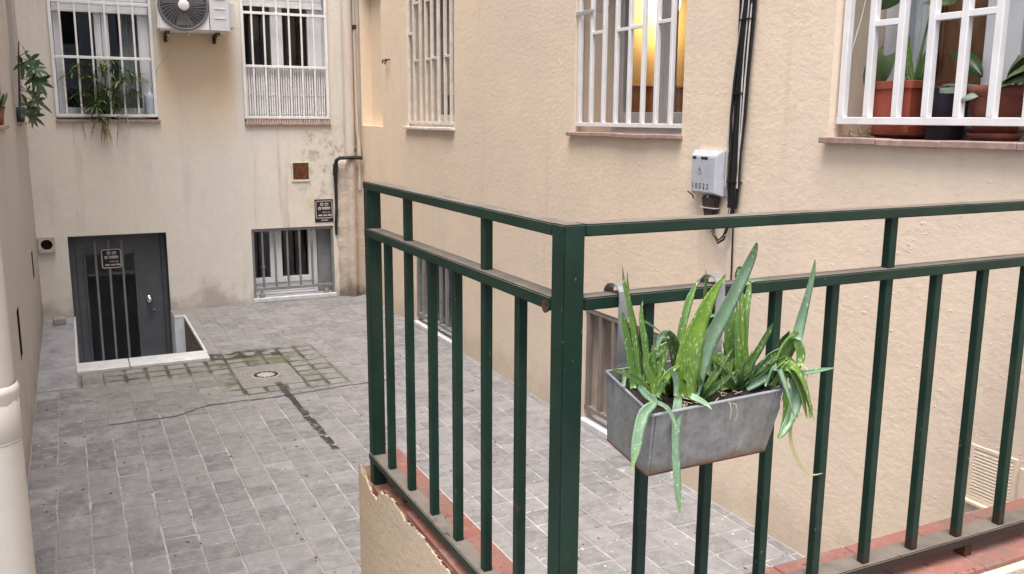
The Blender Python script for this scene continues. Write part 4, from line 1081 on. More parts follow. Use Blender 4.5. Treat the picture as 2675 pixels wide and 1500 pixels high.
for i in range(nz+1):
    z = 1.54*i/nz; w_ = .012*math.sin(i*1.7)+rc.uniform(-.006,.006)
    prof = [(2.652+w_*.5, YB), (2.664+w_, YB-.034), (2.715+w_*.3, YB-.046), (2.738, YB-.056+w_*.3), (2.755, YB-.105), (2.795, YB-.135+w_*.3), (2.835, YB-.108), (2.852, YB-.058), (2.905, YB-.052+w_*.3), (XR+.001, YB-.050)]
    if 1.17 < z < 1.21 or 1.40 < z < 1.44 or .30 < z < .34: prof = [(a, (b if b > YB-.06 else b-.010)) for a, b in prof]
    if z > 99: prof = [(2.652+w_*.5, YB), (2.664+w_, YB-.030), (2.70, YB-.034), (2.74, YB-.034), (2.765, YB-.036), (2.80, YB-.036), (2.835, YB-.036), (2.855, YB-.036), (2.905, YB-.036), (XR+.001, YB-.036)]
    cols.append([(x+rc.uniform(-.003,.003), y+rc.uniform(-.003,.003), z) for x, y in prof])
for i in range(nz):
    for k in range(9):
        n_ = len(cm_.v); cm_.v += [cols[i][k], cols[i][k+1], cols[i+1][k+1], cols[i+1][k]]; cm_.f.append((n_,n_+1,n_+2,n_+3)); cm_.sm.append(False)
for k in range(9): cm_.quad(cols[nz][k], cols[nz][k+1], (cols[nz][k+1][0], YB, 1.56), (cols[nz][k][0], YB, 1.56))
co_ = obj('casing', cm_, M['chase'], ch, recalc=False)
bm = bmesh.new(); bm.from_mesh(co_.data); bmesh.ops.remove_doubles(bm, verts=bm.verts, dist=.0005); bm.to_mesh(co_.data); bm.free()
for p_ in co_.data.polygons: p_.use_smooth = True
# little hook by the blind recess
hk = obj('wall_hook', MB().tube([(XR, 8.86, 2.55), (XR-.05, 8.85, 2.555), (XR-.06, 8.82, 2.53)], .009, 6).tube([(XR, 8.78, 2.56), (XR-.045, 8.78, 2.56), (XR-.055, 8.76, 2.515)], .009, 6), M['rust_dark'], origin=(XR, 8.82, 2.55))
tag(hk, 'small rusty double hook in the peach wall beside the blind recess', 'hook')

# ---- electricity box and cables on the right wall
mx = thing('meter_box', (XR-.03, 3.67, 1.73), 'pale grey plastic electricity box with black digits on the peach wall', 'electricity box')
q = [(3.570,3.806,1.622,1.842)]
y0, y1, z0, z1 = 3.562, 3.800, 1.622, 1.845
bx = MB(); xb, xm, xf = XR-.001, XR-.022, XR-.052; i_ = .030
bx.hexa([(xb,y0,z0),(xb,y1,z0),(xm,y1,z0),(xm,y0,z0),(xb,y0,z1),(xb,y1,z1),(xm,y1,z1),(xm,y0,z1)])
obj('back_box', bx, M['ac_grey'], mx, bevel=.002)
lid = MB(); e = .004
lid.hexa([(xm-.0005,y0-e,z0-e),(xm-.0005,y1+e,z0-e),(xm-.0005,y1+e,z1+e),(xm-.0005,y0-e,z1+e),(xf,y0+i_*1.4,z0+.012),(xf,y1-.010,z0+.012),(xf,y1-.010,z1-i_),(xf,y0+i_*1.4,z1-i_)])
obj('lid', lid, M['plastic_box'], mx, bevel=.003, seg=2)
def text(name, s_, y, z, size, mat, parent, x):
    cu_ = bpy.data.curves.new(name, 'FONT'); cu_.body = s_; cu_.size = size; cu_.extrude = .0005; cu_.align_x = 'CENTER'; cu_.align_y = 'CENTER'; cu_.space_character = 1.55
    cu_.materials.append(mat); tmp = bpy.data.objects.new(name, cu_); COL.objects.link(tmp)
    me = bpy.data.meshes.new_from_object(tmp.evaluated_get(bpy.context.evaluated_depsgraph_get())); bpy.data.objects.remove(tmp)
    o = bpy.data.objects.new(name, me); COL.objects.link(o); o.parent = parent
    # face -x, reading along -y
    o.rotation_euler = Matrix(((0,0,-1),(-1,0,0),(0,1,0))).to_euler(); o.location = Vector((x, y, z)) - Vector(parent.location)
    return o
text('digits', '10522', 3.713, 1.664, .038, M['ink'], mx, xf-.0008)
pl_ = MB()
for (a, b, zz) in ((3.752,3.778,1.800),(3.660,3.708,1.799)):
    k = a
    while k < b: pl_.box(xf-.0009, xf, k, k+.0068, zz, zz+.014); k += .0078
obj('printed_strip', pl_, M['ink'], mx)
lgm = MB(); zc, yc = 1.748, 3.720
lgm.hexa([(xf-.0009,yc-.012,zc),(xf-.0009,yc,zc-.015),(xf-.0009,yc+.012,zc),(xf-.0009,yc,zc+.018),(xf,yc-.012,zc),(xf,yc,zc-.015),(xf,yc+.012,zc),(xf,yc,zc+.018)])
for k in range(8):
    a, a2 = math.pi*(1.05+.9*k/8), math.pi*(1.05+.9*(k+1)/8); q = [(yc+rr*math.cos(t_), zc-.006+rr*math.sin(t_)) for rr, t_ in ((.020,a),(.020,a2),(.014,a2),(.014,a))]
    lgm.hexa([(xf-.0009,p[0],p[1]) for p in q]+[(xf,p[0],p[1]) for p in q])
obj('emblem', lgm, M['logo_grey'], mx)
obj('seal_wire', MB().tube([(XR-.03, 3.558, 1.735), (XR-.02, 3.545, 1.72), (XR-.01, 3.540, 1.66), (XR-.01, 3.548, 1.60)], .0028, 6), M['zinc_hook'], mx)
obj('hinge_pin', MB().tube([(XR-.03, 3.84, 1.628), (XR-.03, 3.80, 1.612), (XR-.03, 3.79, 1.595)], .004, 6), M['rust_dark'], mx)

cb_ = thing('cable_bundle', (XR-.02, 3.48, 1.5), 'thick bundle of black cables running down the peach wall past the electricity box', 'cable')
def ctr(z):
    for (z0_, y0_, z1_, y1_) in ((5.7,3.40,2.55,3.447),(2.55,3.447,2.21,3.474),(2.21,3.474,1.90,3.486),(1.90,3.486,1.5,3.492)):
        if z <= z0_ and z >= z1_: u = (z0_-z)/(z0_-z1_); return y0_+(y1_-y0_)*u
    return 3.49
rk = random.Random(14)
for k in range(9):
    off = (k-4)*.0115; ph = rk.uniform(0, 6.28); am = rk.uniform(.004,.015); fx = rk.uniform(.008,.030)
    zs = [5.58-.17*i for i in range(24)]
    pts = [(XR-fx-.004*math.sin(z*4+ph), ctr(z)+off*(1-.35*(z<1.95))+am*math.sin(z*(2.3+.25*k)+ph), z) for z in zs if z > 1.60] + [(XR-.02, 3.492+off*.6, 1.57)]
    obj('cable', MB().tube(pts, rk.choice([.006,.0075,.009]), 7), M['black'], cb_)
for k, (off, m_) in enumerate(((-.022,'grey_cable'),(-.030,'grey_cable'),(.034,'grey_cable'),(.030,'black'))):
    zs = [5.58-.17*i for i in range(24)]; ph = k*1.9
    pts = [(XR-.030, ctr(z)+off+.018*math.sin(z*2.3+ph), z) for z in zs if z > 1.62]
    obj('cable', MB().tube(pts, .0042, 6), M[m_], cb_)
for z in (1.695, 2.12, 2.46): obj('cable_tie', MB().box(XR-.038, XR-.002, ctr(z)-.038, ctr(z)+.038, z, z+.006), M['black'], cb_)
for k in range(4):    # loop that rises into the underside of the box
    o_ = .010*k
    obj('looped_cable', MB().tube([(XR-.018, 3.492-.012+.008*k, 1.60), (XR-.022, 3.505+o_*.4, 1.50), (XR-.03, 3.535, 1.425-o_*.5), (XR-.034, 3.570, 1.398-o_*.3), (XR-.034, 3.605, 1.425), (XR-.032, 3.632+o_, 1.50), (XR-.030, 3.640+o_*1.6, 1.62)], .0075, 7), M['black' if k != 2 else 'grey_cable'], cb_)
obj('cable_sleeve', MB().hexa([(XR-.04,3.622,1.49),(XR-.006,3.622,1.49),(XR-.006,3.688,1.49),(XR-.04,3.688,1.49),(XR-.042,3.590,1.617),(XR-.006,3.590,1.617),(XR-.006,3.722,1.617),(XR-.042,3.722,1.617)]), M['brown_cable'], cb_, bevel=.010, seg=2)
obj('sleeve_strap', MB().box(XR-.046, XR-.004, 3.600, 3.716, 1.555, 1.560), M['grey_cable'], cb_)
for yy, bend in ((3.484, .004), (3.492, -.006)):
    obj('thin_cable', MB().tube([(XR-.012, 3.492, 1.6), (XR-.010, yy+bend, 1.3), (XR-.008, 3.486, 1.08), (XR+.004, 3.486, 1.04)], .0038, 6), M['black'], cb_)
obj('slack_cable', MB().tube([(XR-.012, 3.50, 1.45), (XR-.012, 3.538, 1.36), (XR-.010, 3.530, 1.22), (XR-.010, 3.500, 1.05)], .0028, 6), M['grey_cable'], cb_)

# ---- louvred wall vent low on the right wall, and the flush hatch beside it
vg = thing('wall_vent', (XR-.01, 2.0, .7), 'white louvred wall vent low on the peach wall behind the end balusters', 'vent'); m = M['wall_peach']
f = MB(); f.box(XR-.005,XR+.002,1.912,1.928,.610,.822); f.box(XR-.005,XR+.002,2.082,2.098,.610,.822); f.box(XR-.0055,XR+.002,1.928,2.082,.806,.822); f.box(XR-.0055,XR+.002,1.928,2.082,.610,.626)
obj('frame', f, m, vg, bevel=.002); obj('backing', BX(XR-.002, XR-.0005, 1.926, 2.084, .624, .808), m, vg); first = None
for k in range(14):
    z = .629+.0126*k
    if first is None:
        first = obj('louvre', MB().hexa([(XR-.0055,1.928,z),(XR-.003,1.928,z+.006),(XR-.003,2.082,z+.006),(XR-.0055,2.082,z),(XR-.0045,1.928,z+.003),(XR-.0022,1.928,z+.009),(XR-.0022,2.082,z+.009),(XR-.0045,2.082,z+.003)]), m, vg); zf = z
    else: copy_part(first, vg, (0, 0, z-zf))
obj('ledge', BX(XR-.020, XR-.0005, 1.90, 2.115, .594, .609), m, vg, bevel=.003)
hc = obj('hatch_cover', BX(XR-.012, XR-.0005, 1.72, 1.898, .60, .80), m, origin=(XR, 1.82, .6), bevel=.003)
tag(hc, 'flush painted hatch cover beside the louvred wall vent', 'hatch')

# ---- left wall: windows, sills, big downpipe
def left_window(o, label):
    t = thing('window', (XL-.2, (o[0]+o[1])/2, o[2]), label, 'window'); x = XL-.20
    f = MB(); f.box(x-.04,x,o[0]+.003,o[0]+.06,o[2]+.02,o[3]-.003); f.box(x-.04,x,o[1]-.06,o[1]-.003,o[2]+.02,o[3]-.003); f.box(x-.039,x-.001,o[0]+.06,o[1]-.06,o[2]+.02,o[2]+.08); f.box(x-.039,x-.001,o[0]+.06,o[1]-.06,o[3]-.06,o[3]-.003)
    obj('frame', f, M['pvc'], t, bevel=.003); obj('pane', BX(x-.025,x-.02,o[0]+.056,o[1]-.056,o[2]+.076,o[3]-.056), M['glass'], t)
left_window(LW1, 'white side wall window above the nearer sill with a small green plant'); left_window(LW2, 'white side wall window behind the umbrella plant near the corner')
sl_ = thing('window_sill', (XL, 6.0, 1.93), 'thin pinkish sill of the nearer side wall window', 'sill'); obj('sill_tile', BX(XL-.2, XL+.022, LW1[0]-.03, LW1[1]+.03, 1.915, 1.938), M['sill_tile'], sl_, bevel=.003)
sl_ = thing('window_sill', (XL, 8.6, 1.93), 'pinkish sill with the umbrella plant in the far side wall window', 'sill'); obj('sill_tile', BX(XL-.2, XL+.035, LW2[0]-.03, LW2[1]+.06, 1.915, 1.940), M['sill_tile'], sl_, bevel=.003)
dp = thing('downpipe', (-.236, 2.6, 0), 'wide ivory painted downpipe standing against the near side wall', 'pipe'); cx, cy = -.238, 2.62
obj('pipe', MB().tube([(cx, cy, .0), (cx, cy, 1.17)], .0725, 32), M['pipe_white'], dp)
obj('upper_pipe', MB().tube([(cx-.002, cy, 1.17), (cx-.002, cy, 5.5)], .0690, 32), M['pipe_white'], dp)
obj('socket', MB().lathe(cx, cy, [(.0725,1.160),(.0742,1.163),(.0742,1.285),(.0722,1.287)], 32), M['pipe_white'], dp)
jr = random.Random(6); col_ = MB(); n = 36
for i_, (zz, rr) in enumerate(((1.272,.0745),(1.284,.0770),(1.292,.0785),(1.302,.0770),(1.310,.0705))):
    for k in range(n):
        a = 2*math.pi*k/n; w_ = jr.uniform(-.0012,.0012); dzz = (-.010*abs(math.sin(k*1.9))*(i_ == 0))
        col_.v.append((cx+(rr+w_)*math.cos(a), cy+(rr+w_)*math.sin(a), zz+dzz+jr.uniform(-.0012,.0012)))
for i_ in range(4):
    for k in range(n): col_.f.append((i_*n+k, i_*n+(k+1)%n, (i_+1)*n+(k+1)%n, (i_+1)*n+k)); col_.sm.append(True)
obj('sealed_joint', col_, M['pipe_white'], dp)
obj('seam_ring', MB().lathe(cx, cy, [(.0715,1.156),(.0738,1.158),(.0738,1.1615),(.0715,1.163)], 32), M['wall_left'], dp)
for z in (.62, 2.7): obj('clamp', MB().lathe(cx, cy, [(.072,z),(.076,z),(.076,z+.03),(.072,z+.03)], 28), M['pipe_white'], dp)
for o, lb in ((LB1, 'dark slit of a basement opening in the side wall close to the corner'), (LB2, 'dark slit of the nearer basement opening in the side wall')):
    tt = thing('basement_slot', (XL-.1, (o[0]+o[1])/2, o[2]), lb, 'opening'); first = None; obj('recess', room_open(XL-.2, XL-.002, o[0]+.002, o[1]-.002, o[2]+.002, o[3]-.002, '+x'), M['dark_void'], tt, recalc=False)  # recess faces coloured near-black: the shade inside is put into the colour
    for k in range(4):
        yy = o[0]+(o[1]-o[0])*(k+.5)/4
        if first is None: first = obj('bar', BX(XL-.055, XL-.04, yy-.008, yy+.008, o[2]+.001, o[3]-.001), M['iron_grey'], tt); y_ = yy
        else: copy_part(first, tt, (0, yy-y_, 0))

ALOE = [
 [('g',1.0706,1.575,1.4214,0.0133,1.0653,1.5833,1.4996,0.0164,1.0553,1.5917,1.5559,0.0132,1.0521,1.6,1.5869,0.0037),
  ('g',1.0825,1.57,1.4379,0.0133,1.073,1.5775,1.5274,0.0164,1.0585,1.585,1.6054,0.0136,1.0493,1.5925,1.6528,0.0078,1.0486,1.6,1.6887,0.001),
  ('g',1.0974,1.58,1.4333,0.0123,1.079,1.59,1.5485,0.0149,1.0681,1.6,1.6125,0.0111,1.0675,1.61,1.6731,0.0013),
  ('g',1.0953,1.56,1.4637,0.0132,1.0923,1.57,1.5244,0.0153,1.0876,1.58,1.5769,0.0111,1.0966,1.59,1.6152,0.0011),
  ('g',1.077,1.53,1.444,0.0104,1.0834,1.5267,1.4979,0.0181,1.1036,1.5233,1.5179,0.0171,1.1243,1.52,1.5312,0.0088),
  ('p',1.1113,1.6,1.5624,0.0043,1.1376,1.61,1.5481,0.0043,1.1692,1.62,1.528,0.0027),
  ('p',1.0269,1.55,1.4395,0.0094,1.0335,1.555,1.4589,0.0089,1.0401,1.56,1.4703,0.0052)],
 [('g',1.063,1.5,1.4327,0.0133,1.0177,1.485,1.4717,0.0136,0.9744,1.47,1.4965,0.0098,0.9332,1.455,1.5134,0.0014),
  ('y',1.0726,1.5,1.4234,0.0129,1.0665,1.5,1.4589,0.0159,1.0481,1.5,1.4955,0.0127,1.041,1.5,1.5198,0.002),
  ('y',1.0793,1.505,1.4211,0.0155,1.0848,1.5067,1.4655,0.018,1.0984,1.5083,1.5008,0.0144,1.111,1.51,1.5256,0.0021),
  ('y',1.0789,1.5,1.4226,0.0118,1.0921,1.4967,1.4566,0.0144,1.1121,1.4933,1.479,0.0103,1.1281,1.49,1.4886,0.0021),
  ('g',1.07,1.49,1.4293,0.0118,1.0793,1.485,1.4534,0.0128,1.0844,1.48,1.4673,0.002),
  ('g',1.078,1.51,1.4252,0.0129,1.0821,1.5167,1.4739,0.0145,1.0827,1.5233,1.5095,0.0103,1.0828,1.53,1.5292,0.0021),
  ('p',1.0091,1.465,1.4633,0.009,1.0255,1.4583,1.4443,0.0132,1.0388,1.4517,1.4305,0.0136,1.0103,1.445,1.414,0.0204,0.9942,1.4383,1.3843,0.0187,0.9832,1.4317,1.3456,0.017,0.9695,1.425,1.3036,0.0016),
  ('p',1.0386,1.455,1.4317,0.0082,1.0535,1.4475,1.4254,0.007,1.0649,1.44,1.4159,0.0074,1.0721,1.4325,1.3982,0.0066,1.0744,1.425,1.383,0.0016)],
 [('b',1.1429,1.49,1.4141,0.0312,1.1421,1.484,1.4671,0.046,1.1469,1.478,1.5292,0.0423,1.1629,1.472,1.5867,0.0286,1.1837,1.466,1.6381,0.0183,1.2118,1.46,1.6822,0.0013),
  ('p',1.1662,1.485,1.4179,0.0183,1.1709,1.4742,1.4742,0.0259,1.1826,1.4633,1.5394,0.0313,1.2101,1.4525,1.602,0.0286,1.24,1.4417,1.6716,0.0233,1.2561,1.4308,1.7234,0.0166,1.2554,1.42,1.7502,0.005),
  ('y',1.1489,1.475,1.419,0.0155,1.1428,1.4733,1.4512,0.016,1.1319,1.4717,1.4849,0.0102,1.1319,1.47,1.4906,0.0015),
  ('d',1.1644,1.53,1.4191,0.024,1.1458,1.52,1.4816,0.0289,1.1215,1.51,1.5351,0.0238,1.1009,1.5,1.554,0.0194),
  ('p',1.1108,1.505,1.5532,0.0154,1.0897,1.5017,1.5548,0.0168,1.0771,1.4983,1.5425,0.0127,1.0714,1.495,1.5268,0.0051),
  ('g',1.184,1.575,1.4604,0.0136,1.1982,1.5833,1.5326,0.0147,1.2227,1.5917,1.6011,0.0142,1.2519,1.6,1.6452,0.0022),
  ('g',1.2095,1.59,1.4735,0.0121,1.229,1.6,1.5031,0.0127,1.2521,1.61,1.5327,0.01,1.2725,1.62,1.5516,0.0017),
  ('d',1.2714,1.6,1.5101,0.01,1.2777,1.6067,1.5823,0.01,1.2842,1.6133,1.6203,0.0089,1.2881,1.62,1.6607,0.0014),
  ('p',1.2757,1.6,1.5568,0.0061,1.3155,1.6,1.5597,0.0056,1.3689,1.6,1.5572,0.004),
  ('p',1.1112,1.48,1.4267,0.0062,1.1111,1.4767,1.4543,0.0113,1.1007,1.4733,1.4776,0.0102,1.0887,1.47,1.4852,0.0025),
  ('p',1.1041,1.46,1.4311,0.0147,1.0967,1.452,1.393,0.0193,1.0896,1.444,1.3461,0.0138,1.0879,1.436,1.2962,0.0142,1.0885,1.428,1.2436,0.013,1.0903,1.42,1.182,0.0021),
  ('p',1.1365,1.46,1.429,0.0127,1.1501,1.45,1.4223,0.0123,1.1638,1.44,1.4124,0.0093,1.1682,1.43,1.4044,0.0034),
  ('p',1.2597,1.56,1.381,0.0193,1.2619,1.5633,1.4171,0.0182,1.2654,1.5667,1.4615,0.0154,1.2636,1.57,1.478,0.0055)],
 [('y',1.2792,1.52,1.4069,0.019,1.2667,1.5267,1.449,0.0206,1.2546,1.5333,1.4851,0.0135,1.2492,1.54,1.512,0.0027),
  ('y',1.2894,1.53,1.4028,0.0137,1.2893,1.5367,1.4351,0.0153,1.2856,1.5433,1.4707,0.0099,1.2865,1.55,1.4888,0.0016),
  ('g',1.2929,1.53,1.4023,0.0121,1.2973,1.5333,1.4293,0.011,1.3053,1.5367,1.4559,0.0071,1.3087,1.54,1.4717,0.0016),
  ('g',1.2704,1.52,1.4109,0.0109,1.2504,1.5267,1.4369,0.013,1.2347,1.5333,1.4511,0.0097,1.226,1.54,1.4588,0.0022)],
 [('g',1.3435,1.55,1.3901,0.0196,1.3291,1.555,1.4571,0.03,1.318,1.56,1.5143,0.0238,1.321,1.565,1.564,0.0166,1.3307,1.57,1.5847,0.0055),
  ('g',1.3278,1.53,1.4007,0.0166,1.3235,1.5367,1.4851,0.0165,1.3218,1.5433,1.5514,0.011,1.3231,1.55,1.606,0.0016),
  ('y',1.3455,1.54,1.3927,0.0223,1.3463,1.5475,1.4742,0.0211,1.3477,1.555,1.5465,0.0166,1.3485,1.5625,1.6016,0.0138,1.3467,1.57,1.6285,0.0033),
  ('g',1.3683,1.57,1.4837,0.0141,1.3754,1.58,1.556,0.0157,1.3897,1.59,1.6017,0.0124,1.402,1.6,1.6307,0.004),
  ('d',1.3757,1.6,1.6154,0.0124,1.3689,1.6067,1.6406,0.0135,1.3786,1.6133,1.659,0.0102,1.3951,1.62,1.6583,0.0028),
  ('p',1.4221,1.64,1.619,0.0116,1.4666,1.655,1.6204,0.0082,1.5358,1.67,1.6137,0.0042),
  ('y',1.3404,1.53,1.3961,0.0155,1.3468,1.535,1.4515,0.0138,1.3506,1.54,1.5083,0.0017),
  ('g',1.3297,1.52,1.4018,0.0138,1.3386,1.5125,1.4582,0.018,1.3588,1.505,1.5,0.0169,1.374,1.4975,1.5365,0.012,1.3779,1.49,1.5567,0.0022),
  ('d',1.3348,1.52,1.404,0.0138,1.3703,1.51,1.4522,0.0182,1.4053,1.5,1.482,0.0154,1.4525,1.49,1.4957,0.0033),
  ('d',1.3576,1.54,1.3984,0.0168,1.4107,1.5333,1.4269,0.0236,1.4458,1.5267,1.4609,0.0186,1.4628,1.52,1.4911,0.0084),
  ('p',1.3225,1.5,1.4111,0.0163,1.3575,1.4933,1.4269,0.0202,1.3852,1.4867,1.4479,0.0191,1.406,1.48,1.467,0.0055)],
 [('y',1.3877,1.49,1.4083,0.0137,1.4011,1.485,1.4521,0.0356,1.4181,1.48,1.4939,0.041,1.4292,1.475,1.5191,0.03,1.4306,1.47,1.5313,0.0136),
  ('p',1.43,1.47,1.5174,0.0261,1.4394,1.4675,1.5672,0.0217,1.4503,1.465,1.6193,0.0151,1.458,1.4625,1.6658,0.0108,1.4591,1.46,1.6974,0.0016),
  ('d',1.4149,1.51,1.4756,0.0166,1.426,1.505,1.5042,0.021,1.4365,1.5,1.5303,0.0028),
  ('g',1.4322,1.47,1.5115,0.0164,1.443,1.4667,1.483,0.017,1.4306,1.4633,1.457,0.0136,1.4141,1.46,1.4458,0.0038),
  ('p',1.4239,1.47,1.4405,0.0093,1.4504,1.46,1.4419,0.0099,1.484,1.45,1.4456,0.0082,1.5197,1.44,1.4491,0.0017),
  ('d',1.3754,1.47,1.4253,0.0163,1.3714,1.4633,1.4445,0.0243,1.3823,1.4567,1.4505,0.0296,1.3982,1.45,1.4391,0.0243),
  ('p',1.4084,1.455,1.4338,0.0157,1.418,1.448,1.4158,0.0233,1.4099,1.441,1.3816,0.0246,1.3915,1.434,1.349,0.0187,1.3679,1.427,1.3268,0.0146,1.3494,1.42,1.3169,0.0066),
  ('y',1.4003,1.46,1.4101,0.0135,1.3984,1.4525,1.3845,0.0179,1.3906,1.445,1.3597,0.0157,1.3769,1.4375,1.336,0.0111,1.3572,1.43,1.3158,0.0044),
  ('t',1.4237,1.45,1.3888,0.0113,1.4111,1.4443,1.3523,0.0103,1.3988,1.4386,1.3301,0.0085,1.3979,1.4329,1.2944,0.0076,1.4137,1.4271,1.2536,0.0063,1.4362,1.4214,1.2232,0.0041,1.4555,1.4157,1.2135,0.0032,1.4763,1.41,1.2161,0.0011),
  ('g',1.4436,1.455,1.4036,0.0036,1.4541,1.45,1.3824,0.0077,1.4612,1.445,1.3592,0.0118,1.4563,1.44,1.34,0.0041),
  ('t',1.4377,1.46,1.4627,0.0055,1.4442,1.455,1.4576,0.0071,1.4499,1.45,1.4531,0.0022),
  ('t',1.4591,1.46,1.446,0.0027,1.4553,1.455,1.4222,0.0033,1.4403,1.45,1.4056,0.0022)]]

# ================================================================== PLANTS
# ---- metal planter hung on the middle rail
pl = thing('planter', (1.21, 1.55, 1.27), 'galvanised metal planter hooked over the green railing and full of aloe', 'planter')
T = [Vector(p) for p in ((1.035,1.632,1.449),(1.034,1.450,1.404),(1.391,1.450,1.415),(1.400,1.632,1.456))]
Bt = [Vector(p) for p in ((1.042,1.632,1.290),(1.042,1.475,1.2625),(1.362,1.475,1.2655),(1.366,1.632,1.294))]
def inset(P, d, dz=0):
    c = sum(P, Vector())/4; o = []
    for p in P:
        v = c-p; o.append(p+Vector((math.copysign(d, v.x), math.copysign(d, v.y), dz)))
    return o
Ti = inset(T, .003); Bi = inset(Bt, .003, .003)
pm = MB()
for k in range(4):
    k2 = (k+1) % 4
    pm.quad(Bt[k], Bt[k2], T[k2], T[k]); pm.quad(Bi[k], Bi[k2], Ti[k2], Ti[k]); pm.quad(T[k], T[k2], Ti[k2], Ti[k])
pm.quad(*Bt); pm.quad(*Bi)
box = obj('box', pm, M['zinc'], pl, recalc=True)
rm = MB()
for k in range(4):
    rm.tube([T[k], T[(k+1) % 4]], .0034, 8)
obj('rolled_rim', rm, M['zinc_hook'], pl)
cr = MB(); cr.tube([T[1]+Vector((.010,-.001,-.006)), Bt[1]+Vector((.010,-.001,.004))], .0022, 6); cr.tube([T[2]+Vector((-.028,-.001,-.004)), Bt[2]+Vector((-.014,-.001,.004))], .0012, 6)
obj('folded_seam', cr, M['zinc'], pl)
bs = MB()
for k in range(4): bs.tube([Bt[k], Bt[(k+1) % 4]], .0022, 6)
obj('bottom_seam', bs, M['rust_dark'], pl)
S_ = [T[k].lerp(Bt[k], .14) for k in range(4)]; S_ = inset(S_, .004)
sm_ = MB(); ns = 14; rs = random.Random(9); grid = []
for i in range(ns+1):
    row = []
    for j in range(ns+1):
        u, v_ = i/ns, j/ns; p = S_[0].lerp(S_[3], u).lerp(S_[1].lerp(S_[2], u), v_); p.z += rs.uniform(-.008,.006) if 0 < i < ns and 0 < j < ns else 0
        row.append(tuple(p))
    grid.append(row)
for i in range(ns):
    for j in range(ns): sm_.quad(grid[i][j], grid[i+1][j], grid[i+1][j+1], grid[i][j+1])
obj('soil', sm_, M['soil'], pl, recalc=False)
for hx in (1.083, 1.352):
    pts = [(1.618,1.30),(1.6365,1.36),(1.6440,1.45),(1.6445,1.56),(1.6430,1.600),(1.6445,1.622),(1.654,1.634),(1.672,1.6385),(1.692,1.634),(1.706,1.622),(1.7085,1.600),(1.707,1.575)]
    hk_ = MB(); hw = .0125
    for i in range(len(pts)-1):
        (ya, za), (yb, zb) = pts[i], pts[i+1]; d = Vector((0, yb-ya, zb-za)).normalized(); n_ = Vector((0, -d.z, d.y))*.0013
        hk_.hexa([(hx-hw,ya-n_.y,za-n_.z),(hx+hw,ya-n_.y,za-n_.z),(hx+hw,ya+n_.y,za+n_.z),(hx-hw,ya+n_.y,za+n_.z),(hx-hw,yb-n_.y,zb-n_.z),(hx+hw,yb-n_.y,zb-n_.z),(hx+hw,yb+n_.y,zb+n_.z),(hx-hw,yb+n_.y,zb+n_.z)])
    hk_.box(hx-hw, hx+hw, 1.6325, 1.6375, 1.32, 1.45)
    obj('hook', hk_, M['zinc_hook'], pl)
rt = MB(); rr = random.Random(33)
for k in range(16):
    a = Vector((rr.uniform(1.10,1.39), rr.uniform(1.465,1.56), 1.405)); p = [a]
    for i in range(4): p.append(p[-1]+Vector((rr.uniform(-.022,.022), rr.uniform(-.014,.008), rr.uniform(-.006,.010))))
    rt.tube(p, .0011, 5)
for (x, z, dx) in ((1.225,1.408,.004),(1.236,1.404,.008),(1.384,1.412,-.01),(1.378,1.40,-.006)):
    rt.tube([(x,1.455,z),(x+dx,1.443,z-.004),(x+dx*1.6,1.442,z-.022),(x+dx*1.2,1.443,z-.040)], .0011, 5)
tag(obj('dry_roots', rt, M['root'], origin=(1.25,1.5,1.40)), 'dry pale roots straggling over the soil and rim of the metal planter', 'roots', kind='stuff')

ALOE_LABELS = ('tall slender aloe clump at the left end of the metal planter', 'short yellow-green aloe rosette drooping over the left front rim',
  'broad-leaved aloe with the largest pale leaf in the planter middle', 'small slim aloe offset in the middle gap of the planter',
  'upright speckled aloe rosette right of the planter middle', 'sprawling aloe hanging over the right end of the planter')
for lab, leaves in zip(ALOE_LABELS, ALOE):
    bx_ = leaves[0][1:4]; t = thing('aloe_plant', (bx_[0], bx_[1], bx_[2]), lab, 'aloe', 'aloes in the metal planter'); rl_ = random.Random(len(lab))
    for (k, *d) in leaves:
        pts = [(d[i], d[i+1], d[i+2]) for i in range(0, len(d), 4)]; wd = [d[i+3]*1.22 for i in range(0, len(d), 4)]
        wd[-1] = min(wd[-1], .002) if wd[-1] < .004 else wd[-1]
        m_ = MB(); al = []
        leaf_mesh(m_, al, pts, wd, (rl_.uniform(-.5,.35), -1, rl_.uniform(.0,.5)), n=14, fold=rl_.uniform(.16,.34), thick=.15)
        leaf_obj('leaf', m_, al, LEAF[k], t)

# more limp leaves of the sprawling plant, tumbling over the right end of the box
ro = random.Random(91); sprawl = [o for o in COL.objects if o.name.startswith('aloe_plant')][-1]
for q in range(9):
    p0 = Vector((1.375+ro.uniform(-.02,.015), 1.49+ro.uniform(-.03,.05), 1.418)); s = ro.uniform(.6,1.15); dx = ro.uniform(.01,.075)
    p1 = p0+Vector((dx*.5, -.015, .035*s+.012)); p2 = p0+Vector((dx*.9, -.035, .012)); p3 = p0+Vector((dx*1.1+ro.uniform(-.01,.02), -.050, -.075*s))
    m_ = MB(); al = []; leaf_mesh(m_, al, [p0, p1, p2, p3], [.020,.024,.021,.002], (ro.uniform(.0,.6), -1, .4), n=12, fold=.22, thick=.14)
    leaf_obj('leaf', m_, al, LEAF[ro.choice('ygyp')], sprawl)
